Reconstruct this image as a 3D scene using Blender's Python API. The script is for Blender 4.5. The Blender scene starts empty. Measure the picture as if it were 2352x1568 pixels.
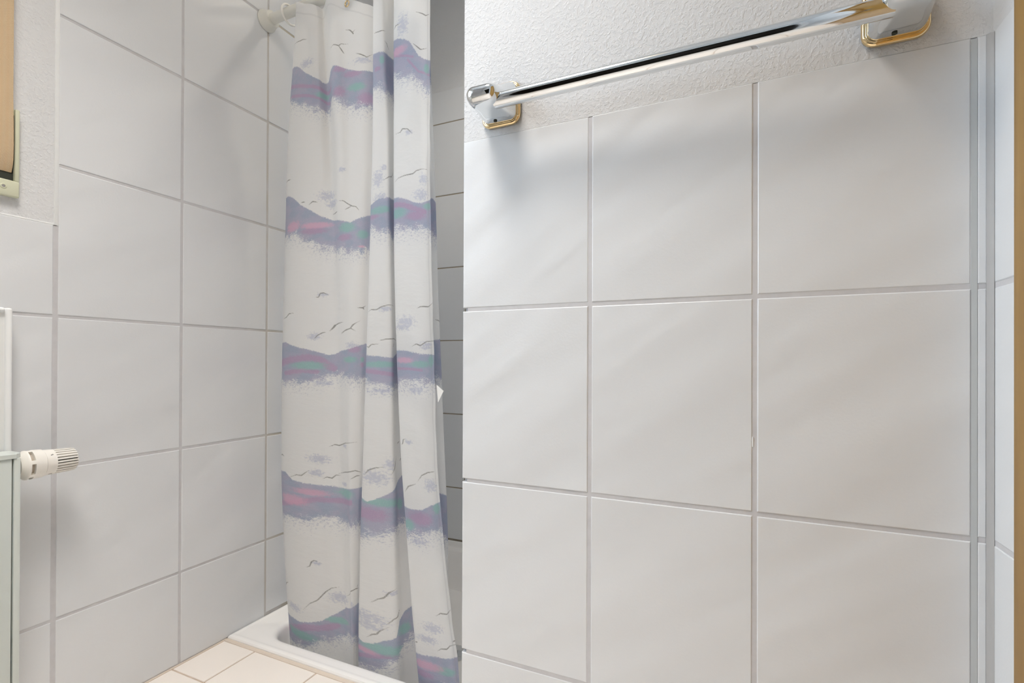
import bpy, bmesh, math, random
import numpy as np
from mathutils import Matrix, Vector

S = bpy.context.scene
COL = S.collection

# ------------------------------------------------------------------ camera
EYE = 0.7355                                  # lens height above the bathroom floor
def camera():
    yaw, pitch, roll = 0.4144, 0.0035, 0.0038
    f = Vector((-math.sin(yaw) * math.cos(pitch), math.cos(yaw) * math.cos(pitch), math.sin(pitch)))
    r0 = Vector((math.cos(yaw), math.sin(yaw), 0))
    u0 = r0.cross(f)
    r = math.cos(roll) * r0 + math.sin(roll) * u0
    u = -math.sin(roll) * r0 + math.cos(roll) * u0
    cd = bpy.data.cameras.new('camera')
    cd.sensor_fit = 'HORIZONTAL'; cd.sensor_width = 36.0
    cd.lens = 36.0 * 1115.0559 / 2352.0
    cd.shift_x = (1176.0 - 1197.7413) / 2352.0
    cd.shift_y = (827.2858 - 784.0) / 2352.0
    cd.clip_start = 0.01
    c = bpy.data.objects.new('camera', cd); COL.objects.link(c)
    m = Matrix.Identity(4)
    for i in range(3):
        m[i][0] = r[i]; m[i][1] = u[i]; m[i][2] = -f[i]
    m[2][3] = EYE
    c.matrix_world = m
    S.camera = c
camera()

# ------------------------------------------------------------------ light
W = bpy.data.worlds.new('sky'); S.world = W; W.use_nodes = True
_bg = W.node_tree.nodes['Background']
_bg.inputs[0].default_value = (0.80, 0.90, 1.0, 1); _bg.inputs[1].default_value = 1.0

def area(name, loc, target, sx, sy, power, color):
    ld = bpy.data.lights.new(name, 'AREA'); ld.shape = 'RECTANGLE'; ld.size = sx; ld.size_y = sy
    ld.energy = power; ld.color = color
    o = bpy.data.objects.new(name, ld); COL.objects.link(o)
    o.location = loc
    o.rotation_euler = (Vector(target) - Vector(loc)).to_track_quat('-Z', 'Y').to_euler()
    return o
# daylight entering by the window in the left wall (the light stands outside the panes)
WIN_Y0, WIN_Y1, WIN_Z0, WIN_Z1 = -0.60, 0.30, 1.02, 2.10
area('window_daylight', (-1.50, (WIN_Y0 + WIN_Y1) / 2, (WIN_Z0 + WIN_Z1) / 2), (0, (WIN_Y0 + WIN_Y1) / 2, 1.35),
     WIN_Y1 - WIN_Y0 + 0.1, WIN_Z1 - WIN_Z0 + 0.1, 30.0, (0.72, 0.86, 1.0))
LAMP_POS, LAMP_POWER, LAMP_COLOR = (-0.56, 0.12, 2.30), 9.2, (1.0, 0.955, 0.91)

S.view_settings.view_transform = 'Standard'; S.view_settings.look = 'None'
S.view_settings.gamma = 1.0; S.view_settings.use_curve_mapping = False
S.view_settings.exposure = -0.03
S.cycles.max_bounces = 7; S.cycles.diffuse_bounces = 5; S.cycles.glossy_bounces = 4
S.cycles.use_adaptive_sampling = True; S.cycles.adaptive_threshold = 0.12; S.cycles.adaptive_min_samples = 16; S.cycles.transparent_max_bounces = 6; S.cycles.caustics_reflective = False

# ------------------------------------------------------------------ materials
class NT:
    def __init__(self, name):
        self.m = bpy.data.materials.new(name); self.m.use_nodes = True
        self.t = self.m.node_tree
        self.b = self.t.nodes['Principled BSDF']
        self.out = self.t.nodes['Material Output']
    def n(self, kind, **kw):
        nd = self.t.nodes.new(kind)
        for k, v in kw.items():
            if hasattr(nd, k): setattr(nd, k, v)
        return nd
    def l(self, a, b): self.t.links.new(a, b)
    def sock(self, s, v):
        if hasattr(v, 'is_output'): self.l(v, s)
        else: s.default_value = v
    def math(self, op, a, b=0.0, clamp=False):
        nd = self.n('ShaderNodeMath', operation=op, use_clamp=clamp)
        self.sock(nd.inputs[0], a); self.sock(nd.inputs[1], b)
        return nd.outputs[0]
    def step(self, v, a, b, lo=0.0, hi=1.0):
        nd = self.n('ShaderNodeMapRange', interpolation_type='SMOOTHSTEP')
        self.sock(nd.inputs[0], v)
        for i, x in zip((1, 2, 3, 4), (a, b, lo, hi)): self.sock(nd.inputs[i], x)
        return nd.outputs[0]
    def mix(self, f, a, b):
        nd = self.n('ShaderNodeMix', data_type='RGBA')
        self.sock(nd.inputs[0], f)
        for s, v in ((nd.inputs[6], a), (nd.inputs[7], b)):
            if isinstance(v, tuple): v = (v[0], v[1], v[2], 1)
            self.sock(s, v)
        return nd.outputs[2]
    def coords(self, kind='Object', scale=(1, 1, 1), rot=(0, 0, 0)):
        tc = self.n('ShaderNodeTexCoord'); mp = self.n('ShaderNodeMapping')
        mp.inputs['Scale'].default_value = scale; mp.inputs['Rotation'].default_value = rot
        self.l(tc.outputs[kind], mp.inputs[0]); return mp.outputs[0]
    def noise(self, vec, scale, detail=2.0, rough=0.5):
        nd = self.n('ShaderNodeTexNoise'); self.l(vec, nd.inputs['Vector'])
        nd.inputs['Scale'].default_value = scale; nd.inputs['Detail'].default_value = detail
        nd.inputs['Roughness'].default_value = rough
        return nd.outputs['Fac']
    def bump(self, h, dist, strength=1.0, normal=None):
        nd = self.n('ShaderNodeBump'); nd.inputs['Strength'].default_value = strength
        nd.inputs['Distance'].default_value = dist
        self.l(h, nd.inputs['Height'])
        if normal is not None: self.l(normal, nd.inputs['Normal'])
        return nd.outputs[0]
    def set(self, **kw):
        for k, v in kw.items():
            s = self.b.inputs[k.replace('_', ' ')]
            if isinstance(v, tuple): v = (v[0], v[1], v[2], 1)
            self.sock(s, v)
        return self

M = {}
def plain(name, col, rough=0.5, metal=0.0, var=0.03, nscale=40.0, bump=0.0, spec=0.5):
    t = NT(name); v = t.coords('Object')
    f = t.noise(v, nscale, 3)
    c = t.mix(f, tuple(x * (1 - var) for x in col), tuple(min(1, x * (1 + var)) for x in col))
    t.set(Base_Color=c, Roughness=rough, Metallic=metal, Specular_IOR_Level=spec)
    if bump: t.l(t.bump(f, bump), t.b.inputs['Normal'])
    M[name] = t.m

def tile_mat(name, col, rough, relief):
    # glazed tile with a soft slanting brushed relief pressed into the glaze
    t = NT(name)
    inf = t.n('ShaderNodeObjectInfo')
    v = t.coords('Object', (1, 1, 1), (0, 0, math.radians(-32)))
    off = t.n('ShaderNodeVectorMath', operation='ADD'); t.l(v, off.inputs[0])
    cmb = t.n('ShaderNodeCombineXYZ'); t.l(t.math('MULTIPLY', inf.outputs['Random'], 9.0), cmb.inputs[0])
    t.l(t.math('MULTIPLY', inf.outputs['Random'], 5.0), cmb.inputs[2])
    t.l(cmb.outputs[0], off.inputs[1])
    st = t.n('ShaderNodeMapping'); st.inputs['Scale'].default_value = (2.2, 13.0, 1.0); t.l(off.outputs[0], st.inputs[0])
    f1 = t.noise(st.outputs[0], 1.0, 1.6, 0.45)
    fine = t.noise(off.outputs[0], 260.0, 2)
    n1 = t.bump(f1, relief)
    n2 = t.bump(fine, 0.00012, 1.0, n1)
    c = t.mix(f1, tuple(x * 0.975 for x in col), tuple(min(1, x * 1.015) for x in col))
    t.set(Base_Color=c, Roughness=rough, Specular_IOR_Level=0.45)
    t.l(n2, t.b.inputs['Normal'])
    M[name] = t.m

def plaster_mat():
    t = NT('plaster'); v = t.coords('Object')
    a = t.noise(v, 165.0, 3, 0.62); b = t.noise(v, 520.0, 1, 0.5); d = t.noise(v, 9.0, 2)
    h = t.math('ADD', t.step(a, 0.42, 0.66), t.math('MULTIPLY', b, 0.35))
    t.set(Base_Color=t.mix(d, (0.685, 0.70, 0.715), (0.72, 0.73, 0.745)), Roughness=0.9, Specular_IOR_Level=0.2)
    t.l(t.bump(h, 0.00055, 0.75), t.b.inputs['Normal']); M['plaster'] = t.m

def grout_mat(name, col, stain, y0=0.9, y1=1.1):
    t = NT(name); v = t.coords('Object')
    f = t.noise(v, 60.0, 4, 0.6); g = t.noise(v, 12.0, 2)
    sp = t.n('ShaderNodeSeparateXYZ'); t.l(v, sp.inputs[0])
    k = t.math('MULTIPLY', t.step(sp.outputs[1], y0, y1), t.step(g, 0.3, 0.6))
    c = t.mix(f, tuple(x * 0.9 for x in col), tuple(x * 1.08 for x in col))
    c = t.mix(k, c, stain)
    t.set(Base_Color=c, Roughness=0.9, Specular_IOR_Level=0.2)
    t.l(t.bump(f, 0.0006, 0.6), t.b.inputs['Normal']); M[name] = t.m

def wood_mat():
    t = NT('honey_oak'); v = t.coords('Object', (38, 38, 2.2))
    f = t.noise(v, 1.6, 5, 0.6); g = t.noise(v, 7.0, 2)
    c = t.mix(f, (0.25, 0.130, 0.026), (0.48, 0.29, 0.075)); c = t.mix(t.math('MULTIPLY', g, 0.25), c, (0.25, 0.14, 0.05))
    t.set(Base_Color=c, Roughness=0.42); t.l(t.bump(f, 0.0004, 0.5), t.b.inputs['Normal']); M['honey_oak'] = t.m

def strap_mat():
    t = NT('woven_strap'); v = t.coords('Object')
    w1 = t.n('ShaderNodeTexWave', wave_type='BANDS', bands_direction='DIAGONAL'); t.l(v, w1.inputs['Vector']); w1.inputs['Scale'].default_value = 330
    w2 = t.n('ShaderNodeTexWave', wave_type='BANDS', bands_direction='Y'); t.l(v, w2.inputs['Vector']); w2.inputs['Scale'].default_value = 36
    f = t.noise(v, 400, 2)
    c = t.mix(w1.outputs['Fac'], (0.52, 0.37, 0.22), (0.80, 0.64, 0.43))
    c = t.mix(t.math('MULTIPLY', w2.outputs['Fac'], 0.30), c, (0.68, 0.44, 0.24))
    t.set(Base_Color=c, Roughness=0.85); t.l(t.bump(w1.outputs['Fac'], 0.0005, 0.7), t.b.inputs['Normal']); M['woven_strap'] = t.m

def glass_mat():
    t = NT('window_glass')
    tr = t.n('ShaderNodeBsdfTransparent'); gl = t.n('ShaderNodeBsdfGlossy'); gl.inputs['Roughness'].default_value = 0.08
    mx = t.n('ShaderNodeMixShader'); mx.inputs[0].default_value = 0.08
    t.l(tr.outputs[0], mx.inputs[1]); t.l(gl.outputs[0], mx.inputs[2]); t.l(mx.outputs[0], t.out.inputs[0]); M['window_glass'] = t.m

def metal_mat(name, col, rough, nscale=220.0):
    t = NT(name); f = t.noise(t.coords('Object'), nscale, 2)
    t.set(Base_Color=col, Metallic=1.0, Roughness=t.step(f, 0.3, 0.8, rough * 0.8, rough * 1.6)); M[name] = t.m

tile_mat('wall_tile', (0.726, 0.748, 0.772), 0.30, 0.0058)
tile_mat('floor_tile', (0.94, 0.885, 0.83), 0.38, 0.0008)
plaster_mat(); wood_mat(); strap_mat(); glass_mat()
grout_mat('grout', (0.595, 0.595, 0.615), (0.48, 0.43, 0.32))
grout_mat('shower_grout', (0.36, 0.32, 0.26), (0.30, 0.26, 0.20))
grout_mat('floor_grout', (0.62, 0.52, 0.43), (0.55, 0.46, 0.36))
plain('added_room_dark', (0.045, 0.035, 0.028), 0.6, nscale=20)  # near-black for the added room that darkens the rail's reflection
plain('sealant_grey', (0.52, 0.55, 0.56), 0.55)
plain('sealant_dark', (0.42, 0.42, 0.42), 0.55)
plain('sealant_beige', (0.74, 0.65, 0.56), 0.5, nscale=90)
plain('acrylic', (0.84, 0.86, 0.87), 0.5, nscale=120, bump=0.0004)
plain('enamel', (0.93, 0.925, 0.915), 0.25, var=0.008)
plain('white_lacquer', (0.80, 0.82, 0.82), 0.32, var=0.01)
plain('white_bead', (0.84, 0.86, 0.87), 0.28, var=0.01)
plain('radiator_enamel', (0.62, 0.67, 0.645), 0.30, var=0.012)
plain('cream_plastic', (0.62, 0.635, 0.48), 0.40, var=0.02)
plain('valve_plastic', (0.84, 0.82, 0.77), 0.38, var=0.012)
plain('rod_plastic', (0.76, 0.76, 0.71), 0.35, var=0.015)
plain('ring_plastic', (0.84, 0.83, 0.79), 0.35, var=0.01)
plain('recess_shade_dark', (0.035, 0.04, 0.03), 0.8)  # near-black colour standing in for the shade inside slots and holes
plain('print_grey', (0.30, 0.29, 0.28), 0.6)
plain('window_plastic', (0.85, 0.86, 0.86), 0.35, var=0.01)
plain('tag_fabric', (0.86, 0.85, 0.82), 0.7)
plain('slot_beige', (0.45, 0.40, 0.34), 0.6)
metal_mat('chrome', (0.80, 0.82, 0.83), 0.035)
metal_mat('brass', (0.86, 0.66, 0.38), 0.12)
metal_mat('steel', (0.55, 0.55, 0.54), 0.30)

def curtain_mat():
    # white polyester, printed with wave bands, colour dabs, lilac clouds and gulls.  The print
    # outlines are carried by the cloth as distance fields; the brushy edges come from noise here.
    t = NT('printed_curtain_cloth')
    def at(n):
        a = t.n('ShaderNodeAttribute', attribute_name=n); return a
    fab = at('fabric').outputs['Vector']
    def mp(sx, sy, rz=0.0):
        m = t.n('ShaderNodeMapping'); m.inputs['Scale'].default_value = (sx, sy, 1); m.inputs['Rotation'].default_value = (0, 0, rz)
        t.l(fab, m.inputs[0]); return m.outputs[0]
    n_edge = t.noise(mp(260, 260), 1.0, 3, 0.6)
    n_brush = t.noise(mp(190, 620, 0.10), 1.0, 3, 0.7)
    n_wash = t.noise(mp(45, 60), 1.0, 2)
    n_soft = t.noise(mp(28, 40), 1.0, 3)
    n_grain = t.noise(mp(700, 700), 1.0, 2)
    n_cloud = t.noise(mp(140, 190), 1.0, 4, 0.7)
    bt, bb = at('band_top').outputs['Fac'], at('band_bottom').outputs['Fac']
    top = t.step(t.math('ADD', bt, t.math('MULTIPLY', t.math('SUBTRACT', n_edge, 0.5), 0.009)), -0.0012, 0.0022)
    bot = t.step(t.math('ADD', t.math('ADD', bb, t.math('MULTIPLY', t.math('SUBTRACT', n_wash, 0.5), 0.05)), t.math('MULTIPLY', t.math('SUBTRACT', n_brush, 0.5), 0.075)), -0.004, 0.008)
    ink = t.math('MULTIPLY', top, bot)
    ink = t.math('MULTIPLY', ink, t.step(n_grain, 0.25, 0.55, 0.78, 1.0))
    base = t.mix(t.step(n_soft, 0.38, 0.62), (0.425, 0.475, 0.600), (0.490, 0.490, 0.615))
    def dab(name, colr, c, soft=0.35, amt=0.82):
        f = t.step(t.math('ADD', at(name).outputs['Fac'], t.math('MULTIPLY', t.math('SUBTRACT', n_cloud, 0.5), 1.3)), -0.35, soft)
        return t.mix(t.math('MULTIPLY', f, amt), c, colr)
    c = dab('plum', (0.53, 0.375, 0.55), base, 0.5)
    c = dab('teal', (0.34, 0.59, 0.56), c, 0.5)
    c = dab('pink', (0.82, 0.49, 0.64), c, 0.5, 0.72)
    white = (0.895, 0.895, 0.89)
    hz = t.step(t.math('ADD', at('haze').outputs['Fac'], t.math('MULTIPLY', t.math('SUBTRACT', n_cloud, 0.52), 2.4)), 0.35, 0.95)
    col = t.mix(t.math('MULTIPLY', hz, 0.60), white, (0.54, 0.57, 0.70))
    fr = t.step(t.math('ADD', t.math('ADD', bb, 0.034), t.math('MULTIPLY', t.math('SUBTRACT', n_brush, 0.55), 0.20)), 0.0, 0.012)
    fr = t.math('MULTIPLY', t.math('MULTIPLY', fr, t.step(bt, 0.0, 0.02)), t.step(n_cloud, 0.48, 0.60))
    col = t.mix(t.math('MULTIPLY', fr, 0.55), col, (0.47, 0.49, 0.62))
    col = t.mix(ink, col, c)
    g = t.math('SUBTRACT', 1.0, t.step(t.math('ADD', at('gull').outputs['Fac'], t.math('MULTIPLY', n_edge, 0.0014)), 0.0012, 0.0029))
    col = t.mix(t.math('MULTIPLY', g, 0.86), col, (0.27, 0.26, 0.245))
    hem = at('hem').outputs['Fac']
    stitch = t.math('MULTIPLY', t.step(hem, 0.0, 0.0008), t.math('SUBTRACT', 1.0, t.step(hem, 0.0014, 0.0024)))
    col = t.mix(t.math('MULTIPLY', stitch, 0.18), col, (0.5, 0.5, 0.52))
    wr = t.noise(mp(16, 34, 0.9), 1.0, 3, 0.55)
    wr2 = t.noise(mp(9, 3), 1.0, 2)
    nb = t.bump(wr, 0.004, 0.55); nb = t.bump(wr2, 0.006, 0.5, nb); nb = t.bump(stitch, 0.0006, 0.5, nb)
    t.set(Base_Color=col, Roughness=0.62, Specular_IOR_Level=0.25, Sheen_Weight=0.0)
    t.l(nb, t.b.inputs['Normal'])
    tr = t.n('ShaderNodeBsdfTranslucent'); t.l(col, tr.inputs[0])
    mx = t.n('ShaderNodeMixShader'); mx.inputs[0].default_value = 0.40
    t.l(t.b.outputs[0], mx.inputs[1]); t.l(tr.outputs[0], mx.inputs[2]); t.l(mx.outputs[0], t.out.inputs[0])
    M['curtain'] = t.m
curtain_mat()

# ------------------------------------------------------------------ mesh helpers
def mesh_obj(name, verts, faces, mat, parent=None, smooth=False, sharp=None):
    me = bpy.data.meshes.new(name); me.from_pydata([tuple(v) for v in verts], [], faces); me.update()
    if smooth:
        me.polygons.foreach_set('use_smooth', [True] * len(me.polygons))
        if sharp is not None: me.set_sharp_from_angle(angle=math.radians(sharp))
    if mat: me.materials.append(M[mat])
    o = bpy.data.objects.new(name, me); COL.objects.link(o)
    if parent: o.parent = parent
    return o

class MB:
    def __init__(self): self.v = []; self.f = []
    def add(self, v, f):
        k = len(self.v); self.v += [tuple(x) for x in v]; self.f += [tuple(i + k for i in q) for q in f]; return self
    def box(self, x0, x1, y0, y1, z0, z1):
        v = [(x, y, z) for x in (x0, x1) for y in (y0, y1) for z in (z0, z1)]
        return self.add(v, [(0, 1, 3, 2), (4, 6, 7, 5), (0, 4, 5, 1), (2, 3, 7, 6), (0, 2, 6, 4), (1, 5, 7, 3)])
    def rbox(self, x0, x1, y0, y1, z0, z1, b=0.002, seg=2):
        bm = bmesh.new(); bmesh.ops.create_cube(bm, size=1.0)
        for v in bm.verts:
            v.co = Vector(((x0 + x1) / 2 + v.co.x * (x1 - x0), (y0 + y1) / 2 + v.co.y * (y1 - y0), (z0 + z1) / 2 + v.co.z * (z1 - z0)))
        bmesh.ops.bevel(bm, geom=list(bm.edges), offset=b, segments=seg, affect='EDGES', profile=0.5)
        bm.verts.index_update()
        self.add([v.co[:] for v in bm.verts], [tuple(v.index for v in f.verts) for f in bm.faces]); bm.free(); return self
    def loft(self, rings, closed=True, cap0=False, cap1=False, wrap=False):
        n = len(rings[0]); k = len(self.v); f = []
        for r in rings: self.v += [tuple(p) for p in r]
        m = len(rings)
        for i in range(m if wrap else m - 1):
            a, b = i * n, ((i + 1) % m) * n
            for j in range(n if closed else n - 1):
                j2 = (j + 1) % n
                f.append((k + a + j, k + a + j2, k + b + j2, k + b + j))
        if cap0: f.append(tuple(k + j for j in reversed(range(n))))
        if cap1: f.append(tuple(k + (m - 1) * n + j for j in range(n)))
        self.f += f; return self
    def cyl(self, p0, p1, r0, r1=None, n=24, prof=None, caps=True):
        # tube between two points; prof = list of (t metres from p0, radius)
        p0, p1 = Vector(p0), Vector(p1); d = (p1 - p0); L = d.length; d.normalize()
        a = d.orthogonal().normalized(); b = d.cross(a)
        if prof is None: prof = [(0, r0), (L, r0 if r1 is None else r1)]
        rings = [[p0 + d * t + (a * math.cos(2 * math.pi * j / n) + b * math.sin(2 * math.pi * j / n)) * r for j in range(n)] for t, r in prof]
        return self.loft(rings, True, caps, caps)
    def build(self, name, mat, parent=None, smooth=False, sharp=35):
        return mesh_obj(name, self.v, self.f, mat, parent, smooth, sharp)

def empty(name, loc, label, cat, group=None):
    o = bpy.data.objects.new(name, None); COL.objects.link(o); o.location = loc; o.empty_display_size = 0.05
    return tag(o, label, cat, group)
def tag(o, label, cat, group=None):
    o['label'] = label; o['category'] = cat
    if group: o['group'] = group
    return o
def structure(o, label=None):
    o['kind'] = 'structure'
    if label: o['label'] = label
    return o
def reparent(o, parent):
    # keeps world placement for parts modelled in room coordinates
    o.parent = parent; o.matrix_parent_inverse = parent.matrix_world.inverted() if parent.type != 'EMPTY' else Matrix.Translation(-Vector(parent.location))
    return o

# ------------------------------------------------------------------ tiles
TILE_CACHE = {}
def tile_mesh(w, h, mat):
    key = (round(w, 4), round(h, 4), mat)
    if key in TILE_CACHE: return TILE_CACHE[key]
    def ring(i, z):
        return [(-w / 2 + i, -h / 2 + i, z), (w / 2 - i, -h / 2 + i, z), (w / 2 - i, h / 2 - i, z), (-w / 2 + i, h / 2 - i, z)]
    rings = [ring(0, -0.009), ring(0, -0.0013), ring(0.0004, -0.0005), ring(0.0014, 0.0)]
    b = MB().loft(rings, True, False, True)
    me = bpy.data.meshes.new('tile'); me.from_pydata(b.v, [], b.f); me.update(); me.materials.append(M[mat])
    TILE_CACHE[key] = me
    return me
RND = random.Random(4)
def lay_tiles(parent, origin, u, v, cols, rows, joint, mat, name='tile', skip=None, jitter=0.0006):
    # origin + u*a + v*b is the tile face; cols and rows are the joint centre lines (ends = tile edges given as (value, 0))
    n = u.cross(v)
    rot = Matrix((u, v, n)).transposed().to_4x4()
    def spans(e):
        out = []
        for a, b in zip(e[:-1], e[1:]):
            a0, ja = a if isinstance(a, tuple) else (a, joint / 2)
            b0, jb = b if isinstance(b, tuple) else (b, joint / 2)
            out.append((a0 + ja, b0 - jb))
        return out
    for (a0, a1) in spans(cols):
        for (b0, b1) in spans(rows):
            if skip and skip((a0 + a1) / 2, (b0 + b1) / 2): continue
            o = bpy.data.objects.new(name, tile_mesh(a1 - a0, b1 - b0, mat)); COL.objects.link(o)
            o.parent = parent
            p = origin + u * ((a0 + a1) / 2) + v * ((b0 + b1) / 2) + n * RND.uniform(-jitter, jitter * 0.3)
            m = Matrix.Translation(p) @ rot @ Matrix.Rotation(RND.uniform(-0.0014, 0.0014), 4, 'X') @ Matrix.Rotation(RND.uniform(-0.0014, 0.0014), 4, 'Y')
            o.matrix_local = m
VX, VY, VZ = Vector((1, 0, 0)), Vector((0, 1, 0)), Vector((0, 0, 1))

# room limits (tile faces)
XL, XR, YP, YB, YR = -1.2309, 0.2761, 0.7434, 1.7056, -1.25
ZC = 2.36
XE = -0.4405            # free end of the partition wall
XS = -0.41              # right side wall of the shower
YT = 0.866              # front edge of the shower tray
T = 0.009               # tile thickness
G = 0.0012              # grout lies this far behind the tile face

# ------------------------------------------------------------------ room shell
def build_shell():
    # floor
    fl = structure(MB().box(XL - 0.17, XR + 0.2, YR - 0.1, YT - 0.006, -0.20, -0.0022)
                   .box(XL - 0.17, XS + 0.3, YT - 0.006, YB + 0.1, -0.24, -0.190).build('floor', 'floor_grout'))
    cols = [(XL, 0.004), -1.1126]
    while cols[-1] < XR - 0.21: cols.append(cols[-1] + 0.2095)
    cols.append((XR, 0.003))
    rows = [0.728]
    while rows[0] > YR + 0.2: rows.insert(0, rows[0] - 0.2095)
    rows[0] = (YR, 0.003)
    rows.append((YT, 0.009))
    lay_tiles(fl, Vector((0, 0, 0)), VX, VY, cols, rows, 0.0042, 'floor_tile', 'floor_tile', jitter=0.0002,
              skip=lambda x, y: False)
    MB().box(XL, XE + 0.02, YT - 0.0095, YT + 0.0015, -0.004, 0.0012).build('sealant', 'sealant_beige', fl)
    MB().box(XL - 0.002, XL + 0.0045, -0.5, YT - 0.001, -0.004, 0.0014).build('sealant', 'sealant_beige', fl)
    MB().box(XS - 0.1, XR, YP + 0.002, YT, -0.02, 0.0).build('screed', 'floor_grout', fl)

    # ceiling
    structure(MB().box(XL - 0.2, XR + 0.2, YR - 0.1, YB + 0.1, ZC, ZC + 0.1).build('ceiling', 'plaster'))

    # left wall with the window
    b = MB()
    x0, x1 = XL - 0.16, XL - T
    b.box(x0, x1, YR - 0.1, WIN_Y0, -0.2, ZC).box(x0, x1, WIN_Y1, YB + 0.1, -0.2, ZC)
    b.box(x0, x1, WIN_Y0, WIN_Y1, -0.2, WIN_Z0).box(x0, x1, WIN_Y0, WIN_Y1, WIN_Z1, ZC)
    xp = XL - 0.0012
    ztl = 1.0025
    b.box(x1, xp, YR, WIN_Y0, ztl, ZC).box(x1, xp, WIN_Y1, 0.508, ztl, ZC)
    b.box(x1, xp, WIN_Y0, WIN_Y1, ztl, WIN_Z0).box(x1, xp, WIN_Y0, WIN_Y1, WIN_Z1, ZC)
    b.box(x1, xp, 0.508, YB, 1.857, ZC)
    wl = structure(b.build('wall_left', 'plaster'))
    MB().box(x1, XL - G, YR, 0.509, 0.0, ztl - 0.001).box(x1, XL - G, 0.509, YB, -0.02, 1.856).build('grout_bed', 'grout', wl)
    u, v = VY, VZ                                    # y to the right when facing -x from the room
    o = Vector((XL, 0, 0))
    rows = [0.2225, 0.5225, 0.8225, 1.1225, 1.4225, 1.7225, (1.857, 0)]
    sc = [(0.5115, 0.0), 0.7467, 0.9814, 1.2161, 1.4508, 1.6855, (YB, 0.004)]
    lay_tiles(wl, o, u, v, sc[:3], [(0.0, 0.003)] + rows, 0.0058, 'wall_tile')
    lay_tiles(wl, o, u, v, sc[2:], [(0.0, 0.014)] + rows, 0.0058, 'wall_tile')
    lc = [-1.1309, -0.8962, -0.6615, -0.4268, -0.1921, 0.0426, 0.2773, (0.512, 0.0085)]
    lay_tiles(wl, o, u, v, [(YR, 0.003)] + lc, [(0.0, 0.003), 0.2225, 0.5225, 0.8225, (ztl, 0)], 0.0058, 'wall_tile')
    MB().rbox(XL - 0.004, XL + 0.0001, 0.5045, 0.5120, ztl, ZC - 0.01, 0.0012, 2).build('corner_bead', 'acrylic', wl, True)
    MB().rbox(XL - 0.004, XL + 0.0001, YR, 0.5050, ztl - 0.0005, ztl + 0.003, 0.0008, 2).build('edge_bead', 'acrylic', wl, True)

    # wall behind the shower
    b = MB().box(XL - 0.1, XS + 0.15, YB + T, YB + 0.1, -0.2, ZC).box(XL - 0.001, XS, YB + 0.002, YB + T, 1.857, ZC)
    wb = structure(b.build('wall_back', 'plaster'))
    MB().box(XL - 0.005, XS, YB + G, YB + T, -0.02, 1.856).build('grout_bed', 'shower_grout', wb)
    lay_tiles(wb, Vector((0, YB, 0)), VX, VZ, [(XL, 0.003), -1.0, -0.7653, -0.5306, (XS, 0.003)], [(0.0, 0.013)] + rows, 0.0042, 'wall_tile')

    # side wall of the shower, running back from the partition
    b = MB().box(XS + T, XS + 0.11, YT - 0.006, YB + 0.05, -0.2, ZC).box(XS + 0.001, XS + T, YT - 0.006, YB, 1.857, ZC)
    ws = structure(b.build('wall_shower', 'plaster'))
    MB().box(XS + G, XS + T, YT - 0.006, YB, -0.02, 1.856).build('grout_bed', 'shower_grout', ws)
    lay_tiles(ws, Vector((XS, 0, 0)), -VY, VZ, [(-YB, 0.003), -1.4709, -1.2362, -1.0015, (-YT, 0.0)], [(0.0, 0.013)] + rows, 0.0042, 'wall_tile')

    # partition wall with the towel rail
    zt = 1.1237
    b = MB().box(XE + T, XR + 0.2, YP + T, YT - 0.006, -0.2, ZC)
    b.box(XE + 0.0005, XR + 0.02, YP + 0.001, YP + T, zt, ZC).box(XE + 0.0005, XE + T, YP + T, YT - 0.006, zt, ZC)
    wp = structure(b.build('wall_partition', 'plaster'))
    MB().box(XE + T, XR, YP + G, YP + T, 0, zt - 0.001).box(XE + G, XE + T, YP + T, YT - 0.006, 0.0, zt - 0.001).build('grout_bed', 'grout', wp)
    prow = [(0.0, 0.003), 0.2273, 0.5273, 0.8273, (zt, 0)]
    lay_tiles(wp, Vector((0, YP, 0)), VX, VZ, [(XE, 0.0), -0.2096, 0.0251, 0.2598, (XR, 0.0045)], prow, 0.0062, 'wall_tile')
    lay_tiles(wp, Vector((XE, 0, 0)), -VY, VZ, [(-(YT - 0.006), 0.0), (-(YP + T), 0.0)], prow, 0.0062, 'wall_tile')
    MB().rbox(0.0219, 0.0236, YP + 0.0002, YP + 0.004, 0.6195, 0.6335, 0.0004, 1).build('grout_chip', 'white_bead', wp)
    MB().box(0.2598 - 0.0029, 0.2598 + 0.0029, YP + 0.0004, YP + T, 0.0, zt - 0.0015).build('sealant', 'sealant_grey', wp)
    cb = [[(XR - 0.0052, YP + 0.0005, z), (XR - 0.0026, YP - 0.0007, z), (XR - 0.0007, YP - 0.0022, z), (XR + 0.0005, YP - 0.0042, z), (XR + 0.004, YP + 0.004, z)] for z in (0.0, zt)]
    MB().loft(cb, True, True, True).build('sealant', 'sealant_dark', wp, True)

    # right wall with the door
    dy0, dy1, dz = -0.18, 0.645, 2.0
    b = MB().box(XR + T, XR + 0.12, dy1, YP + 0.1, -0.2, ZC).box(XR + T, XR + 0.12, YR - 0.1, dy0, -0.2, ZC).box(XR + T, XR + 0.12, dy0, dy1, dz, ZC)
    b.box(XR + 0.001, XR + T, dy1, YP + 0.005, zt, ZC).box(XR + 0.001, XR + T, YR, dy0, zt, ZC).box(XR + 0.001, XR + T, dy0, dy1, dz, ZC)
    wr = structure(b.build('wall_right', 'plaster'))
    MB().box(XR + G, XR + T, dy1, YP, 0, zt - 0.001).box(XR + G, XR + T, YR, dy0, 0, zt - 0.001).build('grout_bed', 'grout', wr)
    lay_tiles(wr, Vector((XR, 0, 0)), -VY, VZ, [(-YP, 0.0045), (-dy1, 0.0)], prow, 0.0062, 'wall_tile')
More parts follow.
